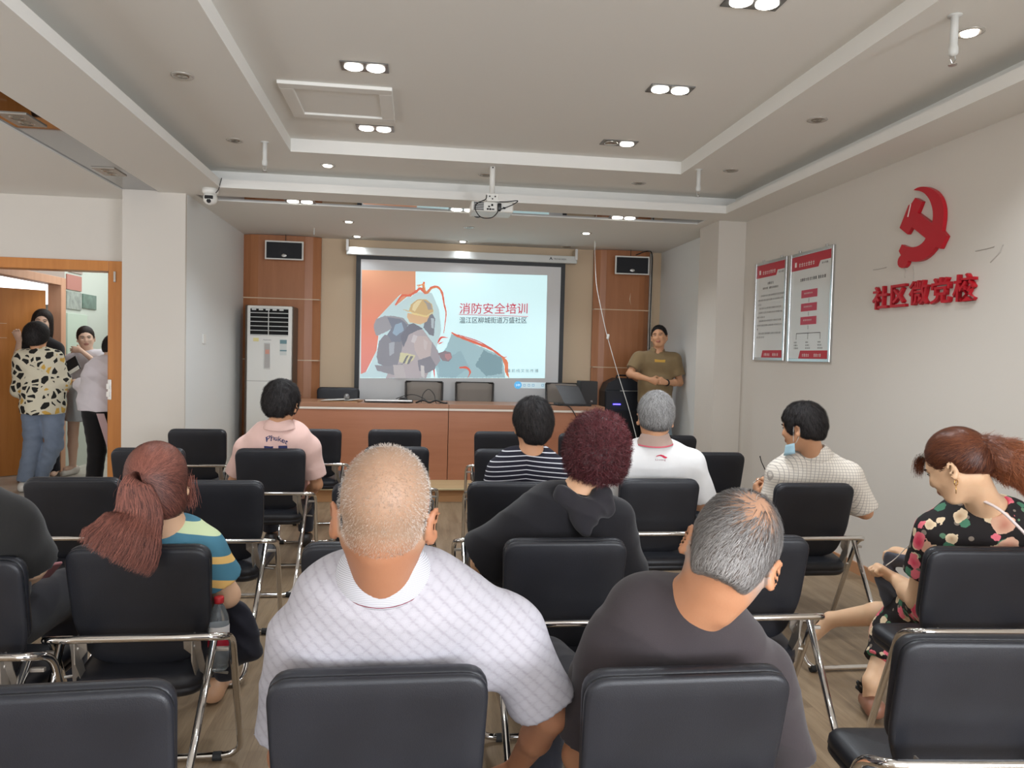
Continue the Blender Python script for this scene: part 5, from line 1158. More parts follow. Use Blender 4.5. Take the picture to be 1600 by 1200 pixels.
# ------------------------------------------------------------------ people
def W3(px, py, Y): return np.array(at(px, py, Y=Y))
def seated(head, neck, shL, shR, R, hip=None, elL=None, elR=None, wrL=None, wrR=None, fwd=0, kn=.43, knsp=.13, **kw):
    """joints of someone sitting on a chair; missing ones are filled in"""
    a = math.radians(fwd); ax = A(math.cos(a), math.sin(a), 0); fw = A(-math.sin(a), math.cos(a), 0)
    J = dict(head=head, neck=neck, shL=shL, shR=shR, R=R); mid = (np.array(shL)+shR)/2
    J['hip'] = A(*hip) if hip is not None else A(mid[0], mid[1]+.12, .53)
    J['chest'] = J['hip']*.22+np.array(neck)*.78-fw*.005
    J['elL'] = A(*elL) if elL is not None else shL+A(0, 0, -.24)-ax*.05+fw*.08; J['elR'] = A(*elR) if elR is not None else shR+A(0, 0, -.24)+ax*.05+fw*.08
    J['wrL'] = A(*wrL) if wrL is not None else J['hip']-ax*.11+fw*.26+A(0, 0, .13); J['wrR'] = A(*wrR) if wrR is not None else J['hip']+ax*.11+fw*.26+A(0, 0, .13)
    for q, sg in (('L', -1), ('R', 1)):
        J['kn'+q] = J['hip']+fw*kn+ax*sg*knsp+A(0, 0, -.02); J['an'+q] = A(*J['kn'+q][:2], .09)+fw*.02; J['to'+q] = J['an'+q]+fw*.2
    for k, v in kw.items(): J[k] = v if k in ('R', 'base') else np.array(v, float)
    return J
SK1 = skin('tan', (208, 158, 122)); SK2 = skin('light', (222, 184, 152)); SK3 = skin('warm', (214, 170, 134)); SK4 = skin('fair', (222, 190, 168))
def fabric(name, c, rough=.9, **k): return mat(name, c, rough, spec=.15, bump=k.pop('bump', .35), bscale=k.pop('bscale', 500), vary=k.pop('vary', .04), vscale=8, sheen=.15, **k)
F_darkpants = fabric('dark_trousers', (38, 38, 44)); F_shoe = mat('dark_shoe', (40, 36, 34), .45); F_jean = fabric('blue_jeans', (106, 128, 150), vary=.12)

# ---- 1 the bald man in the front row
def bald():
    hd = W3(601, 803, 1.54); nk = W3(600, 893, 1.60)
    J = seated(hd, nk, W3(478, 1000, 1.70), W3(792, 985, 1.70), rot(-3, -2, 3), hip=(-.04, 1.92, .53), elR=W3(860, 1118, 1.74), wrR=W3(805, 1200, 1.92), elL=W3(448, 1180, 1.74), wrL=A(-.14, 2.1, .62))
    J['hdR'] = W3(775, 1210, 1.98); p = Person('bald man in a pale grey polo shirt seated in the front row', J, skin('bald', (170, 120, 90), stub=(164, 142, 120)), 1.16, .0062, 1, 1.10)
    def stub(L):
        line = -.070+.02*np.clip(-L[:, 1]/.1, -1, 1); a = np.clip((L[:, 2]-line)/.035, 0, 1)*np.clip((.06-L[:, 1])/.02, 0, 1)*(np.abs(L[:, 0]) < .086)
        ear = (np.abs(L[:, 0]) > .0755)*(np.abs(L[:, 2]+.01) < .045)*(np.abs(L[:, 1]+.01) < .035)
        top = np.clip(1-((L[:, 2]-.045)/.085)**2-(L[:, 0]/.080)**2, 0, 1); a = a*(.80-.15*np.clip(top*1.6, 0, 1)); return a*(1-ear)
    p.body(stub=stub, ears=1.12, neckr=.064, curl=(.4, .55), pn={'R': A(-.3, 0, -1)}, lips=1)
    n = NT('pale_damask_polo', .85, .2); sp = n.map(scale=(1, 1, 1)); x, y, z = n.sep()
    u = n.math('MULTIPLY', x, 98.0); v = n.math('MULTIPLY', z, 98.0)
    lat = n.math('MULTIPLY', n.math('SINE', n.math('ADD', u, v)), n.math('SINE', n.math('SUBTRACT', u, v)))
    fil = n.math('MULTIPLY', n.math('SINE', n.math('MULTIPLY', u, 2)), n.math('SINE', n.math('MULTIPLY', v, 2)))
    h = n.math('ADD', n.math('MULTIPLY', n.math('ABSOLUTE', lat), .6), n.math('MULTIPLY', n.noise(90, n.map(scale=(1, 1, 3.5)), 3), .7)); h = n.math('ADD', h, n.math('MULTIPLY', fil, .12))
    n.col(n.ramp(h, [(.25, srgb(158, 154, 160)), (.5, srgb(170, 167, 173)), (.9, srgb(175, 172, 178))])); n.bump(n.noise(500), .3)
    p.shirt(n.m, sleeve=.80, g=.018, sg=.022, slack=.014, neckr=.064, wr=.0075, arm=1.08, neckdrop=-.03)
    n2 = NT('polo_collar_grey', .85, .2); z = n2.sep()[2]; st = n2.math('GREATER_THAN', n2.math('SINE', n2.math('MULTIPLY', z, 1500)), .2)
    n2.col(n2.mix(st, srgb(176, 176, 182), srgb(206, 206, 212)))
    p.collar(n2.m, h=.036, w_=.080, drop=.036, span=140, trim=mat('collar_maroon', (120, 52, 66), .8), up_=.034, trimw=.07)
    p.trousers(F_darkpants); p.shoes(mat('pale_trainer', (190, 190, 184), .5))
    C_ = p.cap(.0006, face=(.13, -.03, .10, .108), nape=-.056, res=.005, ear=True)
    def hv(P, rs):
        side = np.clip((np.abs(P[:, 0])-.035)/.04, 0, 1)*.8+np.clip((P[:, 2]-.085)/.03, 0, 1)*.5; return np.clip(.15+.75*side+rs.normal(0, .16, len(P)), 0, 1)
    hairobj('stubble', [strands(C_, 18000, whorl(), .0032, (J['head'], J['R'], p.hs), 11, .00030, .9, .5, 1, follow=False, hv=hv)], hairmat('stubble', (146, 124, 104), (214, 208, 202), .7, .1), p.t, p.o)
    # temple of his glasses over the right ear
    H, R, k = J['head'], J['R'], p.hs; g = lambda *q: Vector(H+R@(A(*q)*k)-p.o)
    t = thing('eyeglasses', 'thin dark glasses worn by the bald man, one arm visible', 'glasses', tuple(p.o)); bm = bmesh.new()
    for q in (-1, 1): tube(bm, [g(q*.080, -.022, -.002), g(q*.0835, -.008, .018), g(q*.083, .05, .020), g(q*.072, .095, .02)], .0022, 6)
    obj('temple', bm, M_black, t, smooth=True); bm = bmesh.new()
    for q in (-1, 1): tube(bm, [g(q*.012+.022*math.cos(a), .122, .002+.018*math.sin(a)) if False else g(q*.036+.024*math.cos(a), .118-.5*abs(math.cos(a)*q+1)*.008, .004+.019*math.sin(a)) for a in [i*PI/8 for i in range(17)]], .0016, 6)
    tube(bm, [g(-.013, .118, .008), g(.013, .118, .008)], .0016, 6); obj('rim', bm, M_black, t, smooth=True)
    tag(p.t, 'bald person in pale grey patterned polo, sitting in the front row', 'person'); return p
bald()

# ---- 2 the grey-haired man in a dark T-shirt, head bowed to the right
def greyman():
    hd = W3(1142, 866, 1.56); nk = W3(1082, 938, 1.60); R = rot(-12, -48, 25)
    J = seated(hd, nk, W3(958, 1010, 1.69), W3(1192, 1052, 1.69), R, hip=(.58, 1.92, .53), elL=W3(905, 1180, 1.76), elR=W3(1232, 1200, 1.76), wrL=A(.62, 2.12, .60), wrR=A(.76, 2.12, .60))
    sk = skin('greyman', (190, 138, 104), stub=(150, 146, 142)); p = Person('', J, sk, 1.13, .0062, 2, .96)
    p.body(stub=lambda L: np.clip((L[:, 2]+.085)/.03, 0, 1)*(L[:, 1] < .05)*.7*(np.abs(L[:, 0]) < .079), ears=1.1, neckr=.060)
    p.shirt(fabric('dark_tshirt', (62, 56, 58), bump=.25), sleeve=.82, g=.016, sg=.02, neckr=.070, wr=.0085, neckdrop=-.028)
    p.trousers(F_darkpants); p.shoes(F_shoe)
    C_ = p.cap(.004, face=(.135, -.03, .115, .115), nape=-.100, res=.004, extra=[((0, -.038, -.055), (.060, .058, .062), .03)], ear=True)
    cr = A(.016, -.103, .050)
    def flow(P, rs):
        d = P-cr*1.0; r = np.linalg.norm(d, axis=1)[:, None]; sw = np.cross(d, unit(cr)[None])*(.9*np.exp(-r/.07)); return d+sw+A(0, .0, -.012)
    def hv(P, rs):
        low = np.clip((.045-P[:, 2])/.09, 0, 1); side = np.clip((np.abs(P[:, 0])-.045)/.04, 0, 1); v = .22+.42*np.maximum(low, side*.8)+rs.normal(0, .20, len(P)); return np.clip(v, 0, 1)
    # thin cover over the crown: the scalp shows there
    dens = lambda L: (np.random.RandomState(9).rand(len(L)) < .16) | (np.linalg.norm(L-cr*1.0, axis=1) > .026+.065*np.random.RandomState(4).rand(len(L))**2)
    V, Q = C_; L = (V-J['head'])@R/p.hs
    hm = hairmat('grey', (62, 56, 54), (178, 175, 172), .6, .2)
    me_parts = [strands(C_, 15000, flow, lambda P: .020+.024*np.clip(P[:, 2]/.1, 0, 1), (J['head'], R, p.hs), 5, .00062, .10, .16, 4, hv=hv, sel=dens)]
    o = hairobj('hair', me_parts, hm, p.t, p.o)
    scalp = raw_mesh('scalp', V-p.o, Q); a = scalp.attributes.new('hv', 'FLOAT', 'POINT'); d = np.linalg.norm(L-cr, axis=1)
    a.data.foreach_set('value', np.clip((d-.03)/.05, 0, 1).astype(np.float32)) if len(scalp.vertices) == len(V) else None
    n = NT('thin_scalp', .6, .3); n.col(n.mix(n.attr('hv').outputs['Fac'], srgb(168, 128, 102), srgb(104, 94, 88))); link('scalp', scalp, n.m, p.t)
    tag(p.t, 'grey-haired person in dark brown T-shirt with head tilted right, front row', 'person')
greyman()

# ---- 3 burgundy curly hair, black hooded top
def burgundy():
    hd = W3(930, 712, 2.78); nk = W3(896, 772, 2.76); R = rot(-5, -8, 8)
    J = seated(hd, nk, W3(822, 818, 2.78), W3(958, 815, 2.80), R, hip=(.50, 2.98, .53), elL=W3(752, 880, 2.86), wrL=W3(835, 912, 3.05), wrR=A(.72, 3.3, .66))
    p = Person('', J, SK3, 1.06, .0075, 3, .96); p.body(lips=1)
    m = fabric('black_hooded_top', (34, 33, 36), bump=.3)
    up = unit(hd-nk); ax = A(1, 0, 0)
    hood = [(cone(nk+A(-.05, -.05, .005), nk+A(.02, -.085, -.055), .042, .045), .03), (cone(nk+A(.10, -.06, .0), nk+A(.03, -.09, -.06), .045, .045), .03), (cone(nk+A(.02, -.09, -.065), nk+A(.03, -.10, -.115), .045, .022), .03), (cone(nk+A(.05, -.085, -.03), nk+A(.12, -.06, -.05), .035, .03), .02)]
    p.shirt(m, sleeve=.9, g=.026, sg=.034, slack=.03, neckr=.062, wr=.007, flare=.02)
    lo, hi = cone_list_bounds([h[0] for h in hood]); F_ = Field(lo, hi, .006)
    for q, k in hood: F_.put(q, k)
    V, Q = F_.mesh(); V = relax(V, Q, 2); V = wrinkle(V, normals(V, Q), .007, (18, 18, 30), 5); link('hood', raw_mesh('hood', V-p.o, Q), fabric('black_hood', (46, 44, 48), bump=.3), p.t)
    p.trousers(F_darkpants); p.shoes(F_shoe)
    C_ = p.cap(.036, face=(.145, -.03, .11, .12), nape=-.085, extra=[((0, -.045, -.02), (.098, .09, .09), .03)], res=.006, lumps=.007)
    def flow(P, rs): return P-A(0, -.01, .02)+rs.normal(0, .05, P.shape)
    def hv(P, rs): return np.clip(.25+.3*rs.rand(len(P))+.55*np.clip((P[:, 0]*.6+P[:, 2]-.03)/.12, 0, 1)*rs.rand(len(P)), 0, 1)
    p.hair(C_, hairmat('burgundy', (36, 20, 22), (124, 58, 64), .5), 15000, flow, .030, .1, width=.00085, lift=.42, jitter=.9, segs=5, curl=.9, follow=False, hv=hv)
    tag(p.t, 'person with curly burgundy hair and black hooded top, third row from front', 'person')
burgundy()

# ---- 4 ponytailed woman in a striped teal top
def pony():
    hd = W3(246, 757, 2.60); nk = W3(262, 826, 2.62); R = rot(8, -16, -6)
    J = seated(hd, nk, W3(172, 862, 2.66), W3(318, 862, 2.66), R, hip=(-.95, 2.84, .53), elR=W3(355, 930, 2.74), wrR=W3(322, 940, 2.96), elL=W3(150, 950, 2.74))
    J['hdR'] = W3(300, 935, 3.06); p = Person('', J, SK2, 1.04, .0075, 4, .90); p.body(curl=(.5, .7), arm=1.08)
    n = NT('teal_striped_top', .85, .2); x, y, z = n.sep(); q = n.math('SUBTRACT', z, n.math('MULTIPLY', n.math('ABSOLUTE', x), -.05)); q = n.math('ADD', q, n.math('MULTIPLY', x, .22))
    tl = srgb(74, 122, 142); cr_ = srgb(198, 212, 170); wh = srgb(220, 222, 214); ye = srgb(226, 184, 112)
    f = n.math('DIVIDE', n.math('SUBTRACT', q, .62), .50)
    n.col(n.ramp(f, [(0, tl), (.28, ye), (.34, tl), (.46, ye), (.51, tl), (.635, cr_), (.70, tl), (.83, wh), (.86, tl)], 'CONSTANT')); n.bump(n.noise(500), .3)
    p.shirt(n.m, sleeve=.62, g=.014, sg=.018, slack=.02, neckr=.062, wr=.003, flare=.012, neckdrop=.0); p.trousers(F_darkpants)
    p.shoes(mat('tan_shoe', (182, 140, 108), .5))
    T = A(-.02, -.106, .012)
    C_ = p.cap(.012, face=(.125, -.035, .11, .108), nape=-.118, res=.0045, extra=[((0, -.04, -.045), (.076, .070, .06), .03), ((.015, -.032, -.075), (.066, .060, .055), .03)])
    hm = hairmat('auburn', (48, 28, 26), (166, 104, 88), .5, .35)
    def hv(P, rs): return np.clip(.28+.36*np.clip((P[:, 2]+.01)/.12, 0, 1)+rs.normal(0, .16, len(P)), 0, 1)
    parts = [(C_[0], C_[1], np.full(len(C_[0]), .25)), strands(C_, 12000, toward(T), .085, (J['head'], R, p.hs), 3, .0008, .01, .10, 5, hv=hv)]
    H, k = J['head'], p.hs; T3 = H+R@(T*k); path = spline([Vector(T3), Vector(T3+A(-.015, -.035, -.015)), Vector(W3(216, 800, 2.46)), Vector(W3(203, 828, 2.435)), Vector(W3(192, 850, 2.425)), Vector(W3(176, 876, 2.42))], 4); P = np.array([list(v) for v in path]); K = len(P)
    rs = np.random.RandomState(8); N = 14000; tt = np.linspace(0, 1, K); rad = np.interp(tt, [0, .08, .3, .6, .85, 1], [.014, .026, .060, .100, .125, .12])
    a = rs.rand(N)*2*PI; r = np.sqrt(rs.rand(N)); tg = np.gradient(P, axis=0); tg /= np.linalg.norm(tg, axis=1)[:, None]; s1 = np.cross(tg, A(0, 1, 0)); s1 /= np.linalg.norm(s1, axis=1)[:, None]; s2 = np.cross(tg, s1)
    pts = P[None]+(s1[None]*(np.cos(a)*r)[:, None, None]+s2[None]*(np.sin(a)*r*.28)[:, None, None])*rad[None, :, None]+rs.normal(0, .003, (N, K, 3))*tt[None, :, None]
    ln = .45+.55*rs.rand(N)**.8
    idx = np.clip(ln[:, None]*np.linspace(0, K-1, K)[None], 0, K-1); i0 = np.floor(idx).astype(int); i1 = np.minimum(i0+1, K-1); fr_ = (idx-i0)[..., None]; ar = np.arange(N)[:, None]
    pts = pts[ar, i0]*(1-fr_)+pts[ar, i1]*fr_
    parts.append(ribbons(pts, np.tile(A(1, 0, .2), (N, 1)), np.full(N, .0008), np.clip(rs.normal(.42, .26, N), 0, 1)))
    core = Field(P.min(0)-.08, P.max(0)+.08, .006)
    for i in range(K-1): core.put(cone(P[i], P[i+1], rad[i]*.82, rad[i+1]*.78, (A(0, 1, 0), .16)), .01)
    # loose hairs at the temples
    for sx in (-1, 1):
        base = H+R@(A(sx*.082, .02, .01)*k); n2 = 160; q0 = base+rs.normal(0, .012, (n2, 3)); steps = np.cumsum(np.concatenate([np.zeros((n2, 1, 3)), np.tile(A(sx*.004, -.002, -.022), (n2, 4, 1))+rs.normal(0, .004, (n2, 4, 3))], 1), 1)
        parts.append(ribbons(q0[:, None]+steps, np.tile(A(1, 0, 0), (n2, 1)), np.full(n2, .0006), rs.rand(n2)))
    hairobj('hair', parts, hm, p.t, p.o)
    obj('hair_tie', lathe(bmesh.new(), [(.014, -.008), (.021, -.006), (.022, .004), (.015, .008)], (0, 0, 0), 20, Matrix.Translation(Vector(T3+A(-.002, -.008, -.003)-p.o)) @ Matrix.Rotation(math.radians(60), 4, 'X')), M_rubber, p.t, smooth=True)
    tag(p.t, 'person with long auburn ponytail and teal striped top, leaning left', 'person')
pony()

# ---- 5 the person in black at the left edge
def leftblack():
    hd = W3(-75, 690, 2.48); nk = W3(-62, 775, 2.45)
    J = seated(hd, nk, W3(-150, 812, 2.48), W3(16, 818, 2.48), rot(0, -8, 0), hip=(-1.50, 2.72, .53), elR=W3(52, 885, 2.60), wrR=W3(40, 905, 2.85))
    p = Person('', J, SK2, 1.06, .008, 5, 1.0); p.body(); p.shirt(fabric('black_tshirt', (34, 33, 32)), sleeve=.86, g=.02, sg=.024, slack=.02, wr=.004); p.trousers(F_darkpants, g=.03); p.shoes(F_shoe)
    p.hair(p.cap(.018, res=.007), hairmat('black', (12, 11, 12), (44, 40, 40)), 2500, whorl(), .04, .2, width=.001)
    tag(p.t, 'person in black T-shirt cut off by the left photo edge', 'person')
    o = obj('phone', B(-.04, .04, -.005, .005, -.08, .08, .004), mat('pink_case', (190, 130, 136), .4), None, W3(68, 893, 2.80)); o.rotation_euler = (math.radians(60), 0, math.radians(40)); tag(o, 'pinkish phone held by the person in black at left edge', 'phone')
leftblack()

BLK = lambda: hairmat('black2', (8, 8, 9), (62, 57, 56), .6, .22)
# ---- 6 pink polo
def pink():
    hd = W3(440, 632, 5.08); nk = W3(437, 668, 5.08)
    J = seated(hd, nk, W3(386, 700, 5.20), W3(481, 698, 5.20), rot(-14, -14, 0), hip=(-.94, 5.42, .53), elR=W3(495, 757, 5.26), wrR=W3(478, 775, 5.44), elL=W3(366, 752, 5.26))
    p = Person('', J, SK1, 1.15, .0085, 6, 1.12); p.body(neckr=.06); m = fabric('pink_polo', (226, 190, 180)); p.shirt(m, sleeve=.78, g=.018, sg=.024, slack=.014, neckr=.068, wr=.004)
    p.collar(m, h=.03, w_=.080, drop=.03, span=120, up_=.04)
    p.trousers(F_darkpants); p.shoes(F_shoe)
    p.hair(p.cap(.022, nape=-.078, res=.006, lumps=.006, ear=True, cuts=tuple(((q*.082, -.03, -.088), (.036, .07, .040)) for q in (-1, 1))), BLK(), 9000, whorl(.01, -.05, .12), .045, .1, width=.0010, lift=.28, jitter=.3)
    nv = mat('navy_print', (52, 56, 100), .7); c = W3(429, 690, 4.98)
    for i, ch in enumerate('Phuket'):
        a = (i-2.2)*.16; u = .175*math.sin(a); v = .10*(math.cos(a)-1)+.012
        M_ = frame_m((c[0]+u-.012, c[1]-.03, c[2]+v-.012-.004*i), (math.cos(a*.9), 0, -math.sin(a*.9)), (math.sin(a*.9), 0, math.cos(a*.9)))
        shirt_text(p, ch, .062, M_, nv, 'lettering', offset=.0008)
    for x, w_, cc in ((412, 10, nv), (438, 14, nv)):
        b = W3(x, 703, 4.98); o = obj('shirt_print', box(bmesh.new(), b[0]-.02, b[0]+.05, b[1]-.03, b[1]-.029, b[2]-.02, b[2]+.006), cc); bm = bmesh.new(); bm.from_mesh(o.data); bmesh.ops.subdivide_edges(bm, edges=bm.edges, cuts=3); bm.to_mesh(o.data); bm.free(); wrap(o, p)
    tag(p.t, 'black-haired person in pale pink polo with navy lettering on back', 'person')
pink()

# ---- 7 striped shirt
def striped():
    hd = W3(832, 664, 3.98); nk = W3(829, 707, 3.97)
    J = seated(hd, nk, W3(782, 738, 4.02), W3(872, 738, 4.02), rot(4, -6, 0), hip=(.60, 4.22, .53), elR=W3(892, 800, 4.05))
    p = Person('', J, SK1, 1.08, .0075, 7, .98); p.body(neckr=.058, jaw=1.05)
    n = NT('navy_striped_tee', .85, .2); z = n.sep()[2]; x = n.sep()[0]; s_ = n.math('FRACT', n.math('MULTIPLY', n.math('ADD', z, n.math('MULTIPLY', n.math('ABSOLUTE', n.math('ADD', x, 0)), .12)), 40))
    n.col(n.mix(n.math('GREATER_THAN', s_, .80), srgb(34, 33, 44), srgb(206, 206, 212))); n.bump(n.noise(500), .3)
    p.shirt(n.m, sleeve=.85, g=.016, sg=.02, slack=.014, neckr=.062, wr=.003); p.trousers(F_darkpants); p.shoes(F_shoe)
    p.hair(p.cap(.022, nape=-.092, extra=[((0, -.045, -.03), (.078, .070, .07), .02)], res=.006, lumps=.004, ear=True, cuts=tuple(((q*.084, -.03, -.095), (.038, .07, .045)) for q in (-1, 1))), BLK(), 10000, whorl(.0, -.045, .12, .5), .05, .1, width=.0009, lift=.16, jitter=.16)
    tag(p.t, 'black-haired person in navy T-shirt with thin white stripes', 'person')
striped()

# ---- 8 grey hair, white polo
def whitepolo():
    hd = W3(1024, 652, 4.0); nk = W3(1022, 694, 4.0)
    J = seated(hd, nk, W3(973, 725, 4.05), W3(1080, 724, 4.05), rot(-10, -6, 2), hip=(1.38, 4.24, .53), elL=W3(948, 790, 4.1), elR=W3(1102, 790, 4.1))
    p = Person('', J, SK1, 1.10, .0078, 8, 1.06); p.body(neckr=.062, ears=1.08); m = fabric('white_polo', (228, 227, 226)); p.shirt(m, sleeve=.82, g=.018, sg=.024, slack=.014, neckr=.068, wr=.004)
    p.collar(fabric('taupe_collar', (176, 152, 140)), h=.040, w_=.082, drop=.024, span=120, trim=mat('collar_red', (206, 84, 104), .8), up_=.035, trimw=.25); p.trousers(fabric('white_shorts', (196, 196, 192)), cut=.4); p.shoes(mat('grey_trainer', (150, 156, 164), .5))
    def hv(P, rs): return np.clip(.55-.35*np.clip((-P[:, 2]-.01)/.05, 0, 1)*(P[:, 1] < 0)+rs.normal(0, .24, len(P)), 0, 1)
    p.hair(p.cap(.010, nape=-.062, res=.006, ear=True), hairmat('salt', (58, 54, 52), (196, 194, 192), .6, .2), 12000, whorl(.012, -.055, .11, .4, .5), .036, .2, width=.0008, lift=.26, jitter=.35, hv=hv)
    rd = mat('logo_red', (206, 34, 70), .6); rows = [(578, 470), (650, 430), (760, 385), (880, 360), (980, 380), (1080, 430), (1160, 475), (1225, 470), (1190, 530), (1120, 570), (1050, 560), (960, 510), (880, 460), (800, 445), (700, 460), (600, 500)]
    o = obj('shirt_logo', poly(bmesh.new(), [Vector(W3(1010+x/32, 700+y/32, 3.88)) for x, y in rows], (0, -.001, 0)), rd); bm = bmesh.new(); bm.from_mesh(o.data); bmesh.ops.subdivide_edges(bm, edges=bm.edges, cuts=2); bm.to_mesh(o.data); bm.free(); wrap(o, p)
    c = W3(1027.5, 723, 3.88); shirt_text(p, 'Li-ning', .02, frame_m((c[0], c[1], c[2]), (1, 0, .03), (0, 0, 1)), mat('logo_mauve', (170, 120, 130), .6), 'lettering', fit=(.062, .014))
    tag(p.t, 'grey-haired person in white polo with taupe collar and red logo', 'person')
whitepolo()

# ---- 9 the man with a lowered mask holding his glasses
def maskman():
    hd = W3(1254, 668, 3.98); nk = W3(1272, 712, 4.02)
    J = seated(hd, nk, W3(1220, 738, 4.10), W3(1325, 742, 3.98), rot(38, -10, 0), hip=(2.25, 4.20, .53), fwd=22, elL=W3(1205, 800, 4.16), wrL=W3(1187, 780, 4.32), elR=W3(1352, 800, 4.0), wrR=W3(1210, 762, 4.42))
    J['hdL'] = W3(1180, 760, 4.36); J['hdR'] = W3(1198, 752, 4.46)
    p = Person('', J, SK1, 1.06, .007, 9, .98); p.body(neckr=.058, curl=(.95, .8), pn={'L': A(.9, -.2, .1), 'R': A(-.5, .5, 0)})
    n = NT('white_check_shirt', .85, .2); v_ = n.map(rot=(0, 0, math.radians(-20))); x, y, z = n.sep(v_); g1 = n.math('LESS_THAN', n.math('FRACT', n.math('MULTIPLY', x, 62)), .16); g2 = n.math('LESS_THAN', n.math('FRACT', n.math('MULTIPLY', z, 62)), .16)
    n.col(n.mix(n.math('MULTIPLY', n.math('MAXIMUM', g1, g2), .55), srgb(228, 220, 208), srgb(120, 110, 104))); n.bump(n.noise(500), .3)
    p.shirt(n.m, sleeve=.9, g=.018, sg=.024, slack=.016, neckr=.066, wr=.005); p.collar(n.m, h=.036, w_=.078, drop=.03, span=130, up_=.035); p.trousers(F_darkpants); p.shoes(F_shoe)
    p.hair(p.cap(.020, nape=-.062, res=.006, lumps=.004, ear=True), BLK(), 9000, whorl(-.01, -.05, .12), .045, .1, width=.0009, lift=.2, jitter=.22)
    p.face(.5)
    H, R, k = J['head'], J['R'], p.hs; g = lambda *q: Vector(H+R@(A(*q)*k)-p.o)
    t = thing('face_mask', 'pale blue face mask pulled down under the chin of the checked-shirt man', 'mask', tuple(p.o)); bm = bmesh.new(); rows = []
    for j in range(5):
        rows.append([bm.verts.new(g(.066*math.sin(a), .012+.10*math.cos(a)*(.9+.05*j), -.075-.014*j-.012*math.cos(a))) for a in [math.radians(-80+20*i) for i in range(9)]])
    for a, b in zip(rows, rows[1:]):
        for i in range(8): bm.faces.new((a[i], a[i+1], b[i+1], b[i]))
    o = obj('mask_sheet', bm, mat('mask_blue', (166, 200, 214), .8), t, smooth=True); o.modifiers.new('s', 'SOLIDIFY').thickness = .003
    for q in (-1, 1): obj('ear_loop', tube(bmesh.new(), spline([g(q*.068, .02, -.08), g(q*.080, -.006, -.05), g(q*.088, -.024, -.005), g(q*.084, -.008, .028), g(q*.080, .012, .01), g(q*.068, .03, -.07)], 4), .0016, 6), M_white, t, smooth=True)
    t = thing('eyeglasses', 'glasses with black temple held up by the man in checked shirt', 'glasses', tuple(W3(1195, 745, 4.36))); oo = W3(1195, 745, 4.36)
    L_ = lambda px, py, Y: Vector(W3(px, py, Y)-oo)
    obj('temple', tube(bmesh.new(), spline([L_(1187.5, 713, 4.34), L_(1190, 722, 4.35), L_(1196, 735, 4.36), L_(1200, 745, 4.36)], 4), [.0045]+[.003]*12, 6), M_black, t, smooth=True)
    bm = bmesh.new(); tube(bm, [L_(1200, 745, 4.36), L_(1196, 762, 4.33)], .002, 6); tube(bm, [L_(1176, 755, 4.3), L_(1200, 738, 4.36)], .0016, 6)
    for c in ((1196, 750), (1189, 758)): tube(bm, [L_(c[0]+3.2*math.cos(a)+1.2*math.sin(a), c[1]+4*math.sin(a), 4.34) for a in [i*PI/7 for i in range(15)]], .0015, 6)
    obj('rim', bm, M_steel, t, smooth=True)
    tag(p.t, 'person in white checked shirt by the wall with mask under the chin', 'person')
maskman()

